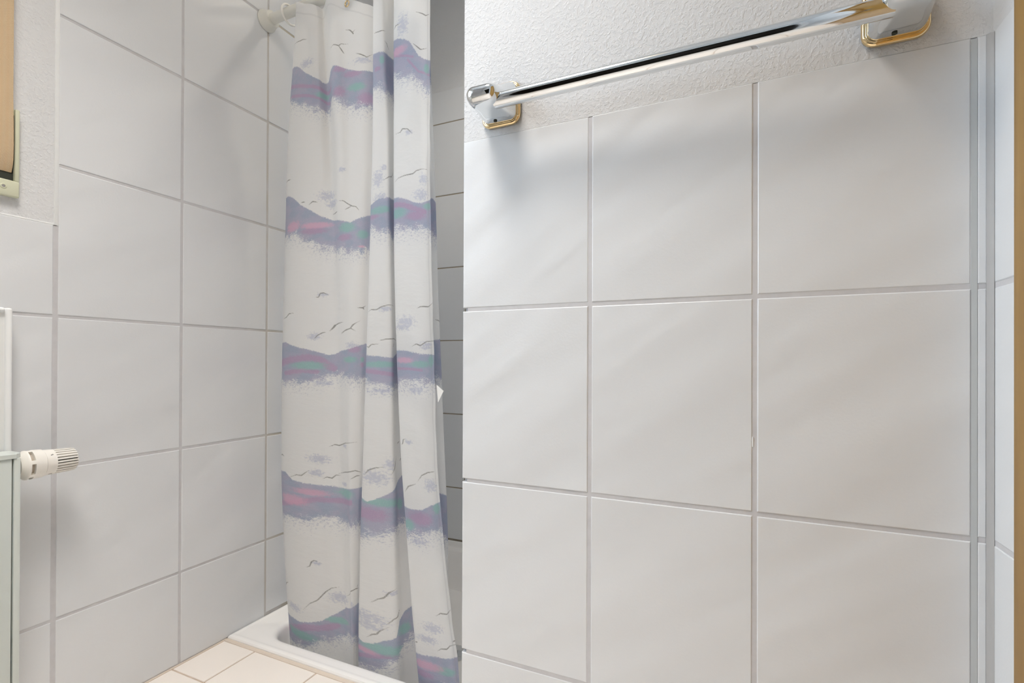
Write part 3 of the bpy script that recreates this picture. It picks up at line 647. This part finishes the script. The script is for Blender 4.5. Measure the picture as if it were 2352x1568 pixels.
GULLS = [  # printed gull wing lines
 [(0.0104,1.5998),(0.0504,1.5943),(0.0619,1.5943),(0.0806,1.5897)],
 [(0.2198,1.5813),(0.2307,1.5784),(0.2367,1.5707),(0.2429,1.5759)],
 [(0.2367,1.5707),(0.239,1.5651)],
 [(0.1756,1.5405),(0.1873,1.5456),(0.2013,1.541),(0.2072,1.5461),(0.2261,1.5433)],
 [(0.2013,1.541),(0.2147,1.5198)],
 [(0.2429,1.5156),(0.2541,1.511),(0.2735,1.502),(0.2931,1.5111)],
 [(0.3877,1.5366),(0.4068,1.5349),(0.4394,1.5377)],
 [(0.4339,1.5126),(0.4437,1.5111),(0.4536,1.5027)],
 [(0.8428,1.5508),(0.861,1.5457),(0.8748,1.5407),(0.893,1.5461)],
 [(0.8337,1.4787),(0.8459,1.4691),(0.855,1.4626),(0.8793,1.4652)],
 [(0.7892,1.2764),(0.8016,1.2764),(0.8062,1.2833),(0.8185,1.2809),(0.8306,1.269)],
 [(0.7816,1.5296),(0.7878,1.5365),(0.8001,1.5359)],
 [(-0.0002,1.2346),(0.0212,1.2333),(0.0344,1.2305)],
 [(0.069,1.1577),(0.0813,1.1576)],
 [(0.0905,1.1487),(0.0998,1.1568),(0.1121,1.1537)],
 [(0.1786,1.1465),(0.1964,1.1443),(0.2141,1.1347),(0.2263,1.1292),(0.2415,1.1254),(0.2511,1.1161)],
 [(0.2003,1.1215),(0.2263,1.1292)],
 [(0.1515,1.1204),(0.1723,1.1211)],
 [(0.4178,1.1716),(0.4317,1.1784),(0.4589,1.1907),(0.4689,1.2052)],
 [(0.7813,1.1607),(0.7957,1.1699),(0.8101,1.1734),(0.8315,1.1744),(0.8422,1.1805),(0.8599,1.1829),(0.8868,1.1806)],
 [(0.1036,0.9036),(0.1119,0.9038),(0.1161,0.9136),(0.1243,0.9148),(0.1352,0.9083)],
 [(0.2463,0.8709),(0.2653,0.8708),(0.2813,0.8765)],
 [(0.2653,0.8708),(0.2737,0.8669)],
 [(0.3835,0.8569),(0.392,0.8619),(0.4036,0.861),(0.4146,0.8674),(0.4277,0.8714),(0.4578,0.8712)],
 [(0.8382,0.859),(0.8506,0.8629),(0.8777,0.8626),(0.896,0.8723)],
 [(0.0152,0.8513),(0.0326,0.8555),(0.0417,0.8643),(0.0548,0.8647)],
 [(0.1366,0.8144),(0.1474,0.8288),(0.1621,0.8343),(0.1857,0.8363)],
 [(0.1729,0.8053),(0.1909,0.8138),(0.2202,0.819),(0.2295,0.8278),(0.2595,0.8385)],
 [(0.6525,0.8366),(0.6355,0.8341),(0.6304,0.8299)],
 [(0.0994,0.792),(0.11,0.8041),(0.1207,0.81),(0.1287,0.8114)],
 [(0.1366,0.8143),(0.1561,0.8336)],
 [(0.1731,0.8088),(0.1968,0.8157),(0.2225,0.8189),(0.2438,0.812)],
 [(0.2225,0.8189),(0.2342,0.8283),(0.2457,0.8341)],
 [(0.409,0.7856),(0.4227,0.7891),(0.453,0.7914),(0.4758,0.7871)],
 [(0.3819,0.7729),(0.3888,0.7699),(0.3955,0.7769),(0.4105,0.7779)],
 [(0.4434,0.7697),(0.4571,0.783)],
 [(0.8207,0.7705),(0.8351,0.7767),(0.8473,0.7726),(0.8652,0.782),(0.8947,0.7835)],
 [(0.1317,0.5137),(0.1429,0.5196),(0.1527,0.5182),(0.1808,0.527),(0.2526,0.5325)],
 [(-0.0002,0.4706),(0.0211,0.4788),(0.0313,0.476)],
 [(0.4623,0.5346),(0.4762,0.5387)],
 [(0.7833,0.54),(0.7871,0.5418),(0.7898,0.5516),(0.7955,0.5541)],
 [(0.4534,0.5046),(0.4467,0.4862),(0.4408,0.4762),(0.431,0.4632)],
 [(0.4737,0.4904),(0.4826,0.4978)],
 [(0.3862,0.456),(0.395,0.4708),(0.4064,0.4789),(0.419,0.4817)],
 [(0.044,0.4218),(0.0611,0.4322),(0.072,0.4319),(0.0796,0.4396),(0.0896,0.4486)],
 [(0.1499,0.4459),(0.1757,0.4525),(0.2459,0.4603),(0.2833,0.4548)],
 [(0.1178,0.4292),(0.1265,0.4347),(0.1362,0.4326),(0.1437,0.4408),(0.1572,0.4416)],
 [(0.2201,0.4382),(0.253,0.4471),(0.2733,0.4474)],
 [(0.8218,0.4582),(0.8359,0.4735),(0.8547,0.4809),(0.8802,0.4832)],
 [(0.7864,0.4299),(0.7967,0.4438),(0.8158,0.4521)],
 [(0.0756,0.1919),(0.0834,0.1964),(0.0876,0.2082),(0.0929,0.2133),(0.1005,0.2119)],
 [(-0.002,0.1099),(0.0068,0.1207),(0.0254,0.132)],
 [(0.0651,0.0795),(0.0804,0.0997),(0.0965,0.1114),(0.1048,0.1225),(0.1157,0.1373),(0.129,0.1496),(0.1446,0.1546)],
 [(0.1654,0.137),(0.2168,0.1569),(0.2574,0.1621),(0.2809,0.1608)],
 [(0.267,0.163),(0.2759,0.1722)],
 [(0.4014,0.1521),(0.411,0.164),(0.4195,0.1704),(0.4264,0.1848),(0.4386,0.1939)],
 [(0.4224,0.1074),(0.4324,0.1215),(0.4395,0.126),(0.4449,0.1422)],
 [(0.396,0.0638),(0.4035,0.0756),(0.4091,0.079),(0.4141,0.0894),(0.4257,0.1027)],
 [(0.8402,0.1581),(0.8553,0.1661),(0.8783,0.1646),(0.8943,0.1729)],
 [(0.8338,0.0808),(0.8442,0.0873),(0.8603,0.088),(0.8711,0.0949),(0.8974,0.0965)],
 [(0.7785,0.0834),(0.7884,0.0866)],
 [(0.8831,0.1029),(0.8995,0.1059)],
]
HAZE = [  # faint printed lilac clouds: centre, half width, half height
 (0.0798,1.526,0.0341,0.0166),
 (0.8062,1.5309,0.0186,0.0360),
 (0.8215,1.2721,0.0155,0.0083),
 (0.2639,1.4953,0.0372,0.0111),
 (0.1372,1.1697,0.0344,0.0194),
 (0.1943,1.2233,0.0181,0.0097),
 (0.4032,1.1791,0.0217,0.0290),
 (0.4176,1.2027,0.0145,0.0097),
 (0.8596,1.1236,0.0344,0.0194),
 (0.8669,1.1585,0.0217,0.0194),
 (0.807,0.8286,0.0344,0.0194),
 (0.1522,1.1479,0.0253,0.0161),
 (0.1215,0.9103,0.0199,0.0071),
 (0.4225,0.8616,0.0199,0.0081),
 (0.4113,1.1323,0.0253,0.0129),
 (0.11,0.48,0.0344,0.0161),
 (0.2252,0.7752,0.0362,0.0129),
 (0.102,0.8012,0.0217,0.0129),
 (0.4044,0.4544,0.0344,0.0242),
 (0.4312,0.4883,0.0145,0.0194),
 (0.8631,0.4507,0.0290,0.0210),
 (0.1738,0.4211,0.0217,0.0081),
 (0.7994,0.8171,0.0290,0.0129),
 (0.8649,0.7725,0.0290,0.0129),
 (0.1804,0.5195,0.0181,0.0090),
 (0.804,0.5476,0.0138,0.0081),
 (0.1044,0.4428,0.0217,0.0129),
 (0.4161,0.6641,0.0362,0.0097),
 (0.8293,0.6697,0.0362,0.0129),
 (0.1198,0.6787,0.0362,0.0097),
 (0.0978,0.2067,0.0148,0.0082),
 (0.1464,0.1276,0.0350,0.0197),
 (0.0385,0.0751,0.0295,0.0132),
 (0.3958,0.1129,0.0387,0.0214),
 (0.8281,0.1283,0.0350,0.0164),
 (0.2272,0.1228,0.0221,0.0132),
 (0.3978,0.0938,0.0295,0.0132),
 (0.4298,0.1828,0.0155,0.0082),
 (0.3986,0.3198,0.0332,0.0132),
 (0.8137,0.32,0.0369,0.0132),
 (0.8108,0.1006,0.0332,0.0132),
]

# ------------------------------------------------------------------ printed curtain
def hermite(xq, x, y):
    # smooth interpolation (finite-difference tangents) of y(x); y may be 2-D (rows follow x)
    x = np.asarray(x, float); y = np.asarray(y, float)
    d = np.gradient(y, x, axis=0)
    i = np.clip(np.searchsorted(x, xq) - 1, 0, len(x) - 2)
    h = x[i + 1] - x[i]; t = np.clip((xq - x[i]) / h, 0, 1)
    if y.ndim == 2: h, t = h[:, None], t[:, None]
    return ((2 * t**3 - 3 * t**2 + 1) * y[i] + (t**3 - 2 * t**2 + t) * h * d[i] + (-2 * t**3 + 3 * t**2) * y[i + 1] + (t**3 - t**2) * h * d[i + 1])
def curtain():
    YC, ZBOT = 0.957, -0.120
    names = [k[0] for k in CURTAIN_KNOTS]; s = np.array([k[1] for k in CURTAIN_KNOTS]); ztop = np.array([k[2] for k in CURTAIN_KNOTS])
    KX = np.array([k[3] for k in CURTAIN_KNOTS]); KD = np.array([k[4] for k in CURTAIN_KNOTS])
    hidden = {('h1', 'h2'), ('h2', 'c0'), ('h3', 'h4'), ('h4', 'e0'), ('e1', 'h5'), ('h5', 'd0'), ('b3', 'h1')}
    sq = []
    for i in range(len(s) - 1):
        n = 6 if (names[i], names[i + 1]) in hidden else max(6, int((s[i + 1] - s[i]) / 0.0017))
        sq += list(np.linspace(s[i], s[i + 1], n, endpoint=False))
    sq = np.array(sq + [s[-1]]); nc = len(sq)
    nr = 900
    ord_ = np.argsort(CURTAIN_Z); zl = np.array(CURTAIN_Z)[ord_]; KX = KX[:, ord_]; KD = KD[:, ord_]
    zt = np.interp(sq, s, ztop)
    v = np.linspace(0, 1, nr)
    Zg = zt[None, :] + (ZBOT - zt)[None, :] * v[:, None]
    # knots -> fine columns (at table levels), then columns -> heights
    CX = hermite(sq, s, KX); CD = hermite(sq, s, KD)
    X = np.empty((nr, nc)); D = np.empty((nr, nc))
    for j in range(nc):
        X[:, j] = hermite(Zg[:, j], zl, CX[j]); D[:, j] = hermite(Zg[:, j], zl, CD[j])
    Sg = np.repeat(sq[None, :], nr, 0)
    # slack in the cloth: long shallow swells and slanting pulls, stronger towards the free hem
    fr = np.clip((Sg - 0.76) / 0.1, 0, 1)
    D = D + 0.0012 * np.sin(Sg * 70 + 2.0 * np.sin(Zg * 3)) * np.clip((1.75 - Zg) * 2, 0, 1)
    D = D + (0.0002 + 0.0011 * fr) * np.sin(Zg * 46 + Sg * 60 + 1.5 * np.sin(Zg * 9.0)) * (0.4 + 0.6 * np.sin(Zg * 5.2 + 1.0) ** 2)
    D = D + 0.0005 * np.sin(Zg * 23 - Sg * 45 + np.sin(Zg * 4.0) * 2) * (0.5 + 0.5 * np.sin(Zg * 3.1 + Sg * 20))
    Y = YC + D
    V = np.stack([X, Y, Zg], -1).reshape(-1, 3)
    idx = np.arange(nr * nc).reshape(nr, nc)
    F = np.stack([idx[:-1, :-1], idx[1:, :-1], idx[1:, 1:], idx[:-1, 1:]], -1).reshape(-1, 4)
    me = bpy.data.meshes.new('shower_curtain')
    me.vertices.add(len(V)); me.vertices.foreach_set('co', V.astype(np.float32).ravel())
    me.loops.add(F.size); me.loops.foreach_set('vertex_index', F.astype(np.int32).ravel())
    me.polygons.add(len(F)); me.polygons.foreach_set('loop_start', np.arange(0, F.size, 4, dtype=np.int32))
    me.update(calc_edges=True); me.validate()
    me.polygons.foreach_set('use_smooth', [True] * len(F))
    # ---- print distance fields
    sf, zf = Sg.ravel(), Zg.ravel()
    bt = np.full(sf.shape, -1.0); bb = np.full(sf.shape, -1.0); best = np.full(sf.shape, -9.0)
    for band in BANDS:
        tp = sorted(sum((p[1] for p in band), [])); bo = sorted(sum((p[2] for p in band), []))
        t_ = np.interp(sf, [p[0] for p in tp], [p[1] for p in tp]) - zf
        b_ = zf - np.interp(sf, [p[0] for p in bo], [p[1] for p in bo])
        k = np.minimum(t_, b_); m = k > best
        best[m] = k[m]; bt[m] = t_[m]; bb[m] = b_[m]
    far = (bb < -0.085) | (bt < -0.03)
    bt[far] = -0.1; bb[far] = -0.1
    def field(): return np.full(sf.shape, -2.0)
    dab = {'teal': field(), 'plum': field(), 'pink': field()}
    for c, x, z, rx, rz in DABS:
        m = (abs(sf - x) < rx * 3) & (abs(zf - z) < rz * 3)
        q = 1 - np.sqrt(((sf[m] - x) / rx) ** 2 + ((zf[m] - z) / rz) ** 2)
        dab[c][m] = np.maximum(dab[c][m], q)
    def seg(pts, pad):
        xs = [p[0] for p in pts]; zs = [p[1] for p in pts]
        m = np.nonzero((sf > min(xs) - pad) & (sf < max(xs) + pad) & (zf > min(zs) - pad) & (zf < max(zs) + pad))[0]
        px, pz = sf[m], zf[m]; d = np.full(px.shape, 9.0); u = np.zeros(px.shape)
        for i, ((x0, z0), (x1, z1)) in enumerate(zip(pts[:-1], pts[1:])):
            dx, dz = x1 - x0, z1 - z0; L = dx * dx + dz * dz + 1e-12
            t = np.clip(((px - x0) * dx + (pz - z0) * dz) / L, 0, 1)
            q = np.hypot(px - x0 - t * dx, pz - z0 - t * dz); k = q < d
            d[k] = q[k]; u[k] = (i + t[k]) / (len(pts) - 1)
        return m, d, u
    for c, pts, w in STROKES:
        m, d, u = seg(pts, w * 3)
        dab[c][m] = np.maximum(dab[c][m], 1 - d / (w * 0.75))
    gull = np.full(sf.shape, 0.05)
    for pts in GULLS:
        m, d, u = seg(pts, 0.02)
        gull[m] = np.minimum(gull[m], d + 0.0010 * (2 * u - 1) ** 2)
    haze = np.zeros(sf.shape)
    for x, z, rx, rz in HAZE:
        r2 = ((sf - x) / rx) ** 2 + ((zf - z) / rz) ** 2
        haze = np.maximum(haze, np.exp(-r2 * 1.1))
    hem = np.minimum(np.abs(np.repeat(zt[None, :], nr, 0).ravel() - zf - 0.028), np.abs(s[-1] - sf - 0.012))
    for nm, arr in (('band_top', bt), ('band_bottom', bb), ('teal', dab['teal']), ('plum', dab['plum']), ('pink', dab['pink']), ('gull', gull), ('haze', haze), ('hem', hem)):
        a = me.attributes.new(nm, 'FLOAT', 'POINT'); a.data.foreach_set('value', np.ascontiguousarray(arr, dtype=np.float32))
    a = me.attributes.new('fabric', 'FLOAT_VECTOR', 'POINT')
    a.data.foreach_set('vector', np.stack([sf, zf, np.zeros_like(sf)], -1).astype(np.float32).ravel())
    me.materials.append(M['curtain'])
    root = empty('shower_curtain', (-0.86, YC, ZBOT), 'white shower curtain printed with blue wave bands and grey gulls', 'shower curtain')
    o = bpy.data.objects.new('cloth', me); COL.objects.link(o); reparent(o, root)
    # eyelet in the sagging hem, and the care tag sewn to the free edge
    reparent(torus((-0.9045, YC - 0.0108, 1.6440), (0.12, 1, 0), 0.0072, 0.0016, 28, 8).build('eyelet', 'brass', None, True, 60), root)
    b = MB(); y = YC - 0.004
    f = [(-0.6345, y, 0.682), (-0.6165, y + 0.002, 0.668), (-0.6310, y + 0.001, 0.640)]
    k = [(p[0], p[1] + 0.0006, p[2]) for p in f]
    b.add(f + k, [(0, 1, 2), (5, 4, 3), (0, 3, 4, 1), (1, 4, 5, 2), (2, 5, 3, 0)])
    tg = reparent(b.build('care_tag', 'tag_fabric', None), root); tg['label'] = 'small white care tag'
curtain()

# ------------------------------------------------------------------ towel rail
def sect(cx, cz, hx, hz, y, r, n=7):
    return [(p[0], y, p[1]) for p in [(q[0], q[1]) for q in rrect(cx - hx, cx + hx, cz - hz, cz + hz, r, 0, n)]]
def towel_rail():
    t = empty('towel_rail', (-0.09, YP, 1.146), 'chrome towel rail with brass-rimmed brackets on the white plaster', 'towel rail')
    BY, BZ = 0.688, 1.1505
    for cx in (-0.365, 0.182):
        z = EYE
        secs = [(0.7405, .4362, .0312, .0316, .012), (0.7310, .4358, .0306, .0313, .012), (0.7210, .4325, .0296, .0278, .0125), (0.7120, .4290, .0291, .0240, .0135),
                (0.7040, .4262, .0288, .0208, .0150), (0.6950, .4238, .0286, .0184, .0160), (0.6870, .4225, .0284, .0171, .0158), (0.6800, .4218, .0280, .0161, .0152),
                (0.6740, .4213, .0272, .0149, .0142), (0.6690, .4210, .0259, .0133, .0127), (0.6650, .4208, .0241, .0113, .0108), (0.6622, .4206, .0216, .0089, .0085), (0.6605, .4205, .0185, .0062, .0058), (0.6597, .4204, .0140, .0034, .0032), (0.6595, .4204, .008, .001, .0009)]
        rings = [sect(cx, zc + z, hx, hz, y, r) for y, zc, hx, hz, r in secs]
        br = reparent(MB().loft(rings, True, True, True).build('bracket', 'chrome', None, True, 60), t)
        # brass rim round the foot
        path = rrect(cx - 0.0325, cx + 0.0325, .4032 + z, .4692 + z, .013, 0, 8); k = 12; rr = []
        n = len(path)
        for i in range(n):
            p = Vector((path[i][0], 0, path[i][1])); a = Vector((path[i - 1][0], 0, path[i - 1][1])); c = Vector((path[(i + 1) % n][0], 0, path[(i + 1) % n][1]))
            tg = (c - a).normalized(); nn = Vector((tg.z, 0, -tg.x)); q = p + Vector((0, YP - 0.0030, 0))
            rr.append([q + nn * math.cos(2 * math.pi * j / k) * 0.0034 + VY * math.sin(2 * math.pi * j / k) * 0.0042 for j in range(k)])
        r_ = MB().loft(rr, True, wrap=True).build('base_rim', 'brass', None, True, 60)
        r_.parent = br; r_['label'] = 'brass rim'
        
        sx = cx - 0.004
        sc = MB().cyl((sx, 0.7262, .4032 + z), (sx, 0.7262, .4090 + z), 0.0030, n=16).build('screw', 'recess_shade_dark', None, True)
        sc.parent = br
    reparent(MB().cyl((-0.350, BY, BZ), (0.168, BY, BZ), 0.0119, n=48).build('bar', 'chrome', None, True), t)
towel_rail()

# ------------------------------------------------------------------ left wall: splash panel, radiator, strap winder
def wall_panel():
    t = empty('splash_panel', (XL, 0.0, 0.12), 'flat white panel framed by round beading, mounted behind the radiator', 'wall panel')
    y0, y1, z0, z1 = -0.60, 0.4305, 0.10, 0.826
    x0 = XL + 0.0004
    reparent(MB().rbox(x0, x0 + 0.024, y0, y1, z0, z1, 0.001, 1).build('board', 'white_lacquer', None, True), t)
    for a in (y0, y1):
        reparent(MB().rbox(x0, x0 + 0.0295, a - 0.0045, a + 0.0050, z0, z1 + 0.004, 0.0042, 4).build('edge_bead', 'white_bead', None, True, 60), t)
    reparent(MB().rbox(x0, x0 + 0.0295, y0 + 0.005, y1 - 0.005, z1 - 0.005, z1 + 0.0045, 0.0042, 4).build('edge_bead', 'white_bead', None, True, 60), t)
wall_panel()

def radiator():
    t = empty('radiator', (-1.175, 0.0, 0.08), 'white panel radiator with thermostat head low on the left wall', 'radiator')
    xb, xf, y0, y1, z0, z1 = -1.2000, -1.1515, -0.55, 0.4285, 0.10, 0.5640
    reparent(MB().rbox(xf - 0.008, xf, y0, 0.4175, z0, z1 - 0.0005, 0.0012, 2).build('front_panel', 'radiator_enamel', None, True), t)
    reparent(MB().rbox(xb, xb + 0.008, y0, 0.4175, z0, z1 - 0.0005, 0.0012, 2).build('rear_panel', 'radiator_enamel', None, True), t)
    reparent(MB().rbox(xb, xf + 0.0006, 0.4197, y1, z0, z1 - 0.0005, 0.0012, 2).build('side_cover', 'radiator_enamel', None, True), t)
    reparent(MB().rbox(xb, xf + 0.0006, y0 - 0.010, y0 - 0.001, z0, z1 - 0.0005, 0.0012, 2).build('side_cover', 'radiator_enamel', None, True), t)
    # cover with clipped corners
    c = 0.009
    out = [(xb, y0 - 0.012), (xb, y1 + 0.003), (xf - c, y1 + 0.003), (xf + 0.0018, y1 + 0.003 - c), (xf + 0.0018, y0 - 0.012 + c), (xf - c, y0 - 0.012)]
    def off(k, z): return [(x + (k if x < -1.18 else -k), y - math.copysign(k, y), z) for x, y in out]
    b = MB().loft([off(0, z1 - 0.0002), off(0, z1 + 0.0070), off(0.0010, z1 + 0.0082)], True, True, True)
    reparent(b.build('top_cover', 'radiator_enamel', None), t)
    b = MB()
    for i in range(24):
        y = y0 + 0.02 + i * 0.04
        b.box(xb + 0.008, xf - 0.008, y, y + 0.002, z0 + 0.02, z1 - 0.01)
    reparent(b.build('convector_fins', 'radiator_enamel', None), t)
    # thermostat head on its valve
    ax, az, yy = -1.1785, 0.5445, 0.4290
    def P(dt): return (ax, yy + dt, az)
    reparent(MB().cyl(P(-0.006), P(0.03), 0, n=24, prof=[(0, 0.010), (0.012, 0.010), (0.0122, 0.0135), (0.018, 0.0135)]).build('valve_neck', 'steel', None, True, 30), t)
    head = MB().cyl(P(0.004), P(0.1), 0, n=48, prof=[(0, 0.0150), (0.0005, 0.0182), (0.0075, 0.0245), (0.0092, 0.0264), (0.0104, 0.0268), (0.0112, 0.0268), (0.0112, 0.0205), (0.0172, 0.0205), (0.0172, 0.0266), (0.0310, 0.0258), (0.0330, 0.0256), (0.0345, 0.0240), (0.0490, 0.0231), (0.0492, 0.019)])
    hd = reparent(head.build('thermostat_head', 'valve_plastic', None, True, 30), t)
    # bars that bridge the slotted collar
    for i in range(6):
        a = 2 * math.pi * (i / 6.0) + 0.28; n = 6; rings = []
        for dt in (0.0148, 0.0214):
            arc = [a - 0.13 + 0.26 * j / n for j in range(n + 1)]
            rings.append([(ax + math.cos(q) * 0.0266, yy + dt, az + math.sin(q) * 0.0266) for q in arc] + [(ax + math.cos(q) * 0.0200, yy + dt, az + math.sin(q) * 0.0200) for q in reversed(arc)])
        o = MB().loft(rings, True, True, True).build('collar_bar', 'valve_plastic', None, True, 40); o.parent = hd
    o = MB().cyl(P(0.0150), P(0.0212), 0.0208, n=40).build('collar_core', 'slot_beige', None, True, 30); o.parent = hd
    # ribbed grip
    n = 26; rings = []
    for dt, ro, ri in ((0.0520, 0.0231, 0.0231), (0.0535, 0.0231, 0.0165), (0.0800, 0.0222, 0.0165), (0.0845, 0.0212, 0.0165), (0.0862, 0.0190, 0.0160)):
        r = []
        for k in range(n):
            a = 2 * math.pi * k / n; w = 2 * math.pi / n
            for fr, rad in ((0.0, ro), (0.30, ro), (0.60, ro), (0.62, ri), (0.98, ri)):
                q = a + w * fr; r.append((ax + math.cos(q) * rad, yy + dt, az + math.sin(q) * rad))
        rings.append(r)
    o = MB().loft(rings, True, True, True).build('grip', 'valve_plastic', None, True, 25); o.parent = hd
    o = MB().cyl(P(0.0530), P(0.0852), 0.0168, n=32).build('grip_core', 'recess_shade_dark', None, True, 30); o.parent = hd  # dark core paints the shade between the ribs
    # frost star and index dash printed on the barrel
    def mark(name, ang, dt0, dt1, da):
        r = 0.0238; n = 4; rings = []
        for dt in (dt0, dt1):
            rings.append([(ax + math.cos(ang - da + 2 * da * j / n) * r, yy + dt, az + math.sin(ang - da + 2 * da * j / n) * r) for j in range(n + 1)] +
                         [(ax + math.cos(ang - da + 2 * da * j / n) * (r - 0.001), yy + dt, az + math.sin(ang - da + 2 * da * j / n) * (r - 0.001)) for j in range(n, -1, -1)])
        o = MB().loft(rings, True, True, True).build(name, 'print_grey', None); o.parent = hd
    for k in range(3):
        mark('frost_mark', 0.72 + 0.035 * (k - 1), 0.0445 + 0.0009 * k, 0.0462 + 0.0009 * k, 0.022)
    mark('frost_mark', 0.72, 0.0444, 0.0486, 0.012)
    mark('index_mark', -1.02, 0.0430, 0.0482, 0.035)
radiator()

def strap_winder():
    t = empty('strap_winder', (XL, 0.43, 1.03), 'cream shutter strap winder with beige woven strap beside the window', 'strap winder')
    yc, hw, z0, z1 = 0.4290, 0.0215, 1.0370, 1.2010
    x0, x1 = XL - 0.001, XL + 0.0090
    yi = 0.0150
    def part(b, n, m, **k): return reparent(b.build(n, m, None, True), t)
    part(MB().rbox(x0, x1, yc - hw, yc + hw, z0, z0 + 0.0300, 0.0022, 3), 'cover_plate', 'cream_plastic')
    part(MB().rbox(x0, x1, yc + yi, yc + hw, z0 + 0.0295, z1, 0.0020, 3), 'cover_plate', 'cream_plastic')
    part(MB().rbox(x0, x1, yc - hw, yc - yi, z0 + 0.0295, z1, 0.0020, 3), 'cover_plate', 'cream_plastic')
    part(MB().rbox(x0, x1 - 0.004, yc - yi, yc + yi, z1 - 0.012, z1, 0.0010, 2), 'cover_plate', 'cream_plastic')
    part(MB().box(x0, x0 + 0.0012, yc - yi - 0.0005, yc + yi + 0.0005, z0 + 0.029, z1 - 0.011), 'slot', 'recess_shade_dark')  # thin dark sheet in place of the shaded hollow behind the strap
    sc = part(MB().cyl((x1 - 0.001, yc - 0.0005, z0 + 0.0165), (x1 + 0.002, yc - 0.0005, z0 + 0.0165), 0, n=24, prof=[(0, 0.0048), (0.0012, 0.0048), (0.0018, 0.0040), (0.0018, 0.0026), (0.0009, 0.0026)]), 'screw', 'cream_plastic')
    part(MB().cyl((x1 - 0.0005, yc - 0.0005, z0 + 0.0165), (x1 + 0.0006, yc - 0.0005, z0 + 0.0165), 0.0025, n=16), 'screw_slot', 'print_grey')
    # strap: comes down in front of the wall and dives into the slot
    pts = [(XL + 0.0125, 2.13), (XL + 0.0125, 1.75), (XL + 0.0125, 1.40), (XL + 0.0125, 1.22), (XL + 0.0122, 1.17), (XL + 0.0110, 1.13), (XL + 0.0085, 1.105), (XL + 0.0052, 1.092), (XL + 0.0014, 1.083)]
    th, hw2 = 0.0012, 0.0118
    ysh = lambda z: yc - 0.0012 + 0.0022 * max(0.0, min(1.0, (1.22 - z) / 0.12))
    rings = [[(x, ysh(z) - hw2, z), (x, ysh(z) + hw2, z), (x - th, ysh(z) + hw2, z), (x - th, ysh(z) - hw2, z)] for x, z in pts]
    part(MB().loft(rings, True, True, True), 'strap', 'woven_strap')
    part(MB().rbox(XL - 0.001, XL + 0.016, yc - 0.02, yc + 0.02, 2.11, 2.16, 0.003, 2), 'strap_guide', 'cream_plastic')
strap_winder()

# ------------------------------------------------------------------ ceiling lamp
def ceiling_lamp():
    x, y, z = LAMP_POS
    t = empty('ceiling_lamp', (x, y, ZC), 'round ceiling lamp over the middle of the bathroom', 'ceiling lamp')
    reparent(MB().cyl((x, y, ZC), (x, y, ZC - 0.03), 0.10, n=40).build('base', 'white_lacquer', None, True), t)
    m = NT('lamp_glass'); m.set(Base_Color=(0.9, 0.88, 0.82), Roughness=0.4, Emission_Color=(1.0, 0.82, 0.62), Emission_Strength=6.0); M['lamp_glass'] = m.m
    reparent(MB().cyl((x, y, ZC - 0.028), (x, y, ZC - 0.1), 0, n=40, prof=[(0, 0.250), (0.012, 0.265), (0.03, 0.258), (0.05, 0.22), (0.062, 0.13), (0.067, 0.03)]).build('shade', 'lamp_glass', None, True, 60), t)
    ld = bpy.data.lights.new('lamp_bulb', 'AREA'); ld.shape = 'DISK'; ld.size = 0.50; ld.spread = math.radians(92); ld.energy = LAMP_POWER; ld.color = LAMP_COLOR
    o = bpy.data.objects.new('lamp_bulb', ld); COL.objects.link(o); o.location = (x, y, ZC - 0.105)
ceiling_lamp()

def shower_fill_lamp():
    x, y = -0.72, 1.30  # added fill lamp, lifts the dim shower and the cloth from behind
    t = empty('recess_fill_lamp', (x, y, ZC), 'small round fill lamp added above the shower recess to brighten it', 'ceiling lamp')
    reparent(MB().cyl((x, y, ZC), (x, y, ZC - 0.018), 0.06, n=32).build('base', 'white_lacquer', None, True), t)
    reparent(MB().cyl((x, y, ZC - 0.017), (x, y, ZC - 0.05), 0, n=32, prof=[(0, 0.056), (0.012, 0.054), (0.020, 0.040), (0.024, 0.015)]).build('shade', 'lamp_glass', None, True, 60), t)
    ld = bpy.data.lights.new('recess_fill_light', 'AREA'); ld.shape = 'DISK'; ld.size = 0.10; ld.spread = math.radians(110); ld.energy = 1.9; ld.color = (1.0, 0.91, 0.78)
    b = bpy.data.objects.new('recess_fill_light', ld); COL.objects.link(b); b.location = (x, y, ZC - 0.052)
shower_fill_lamp()
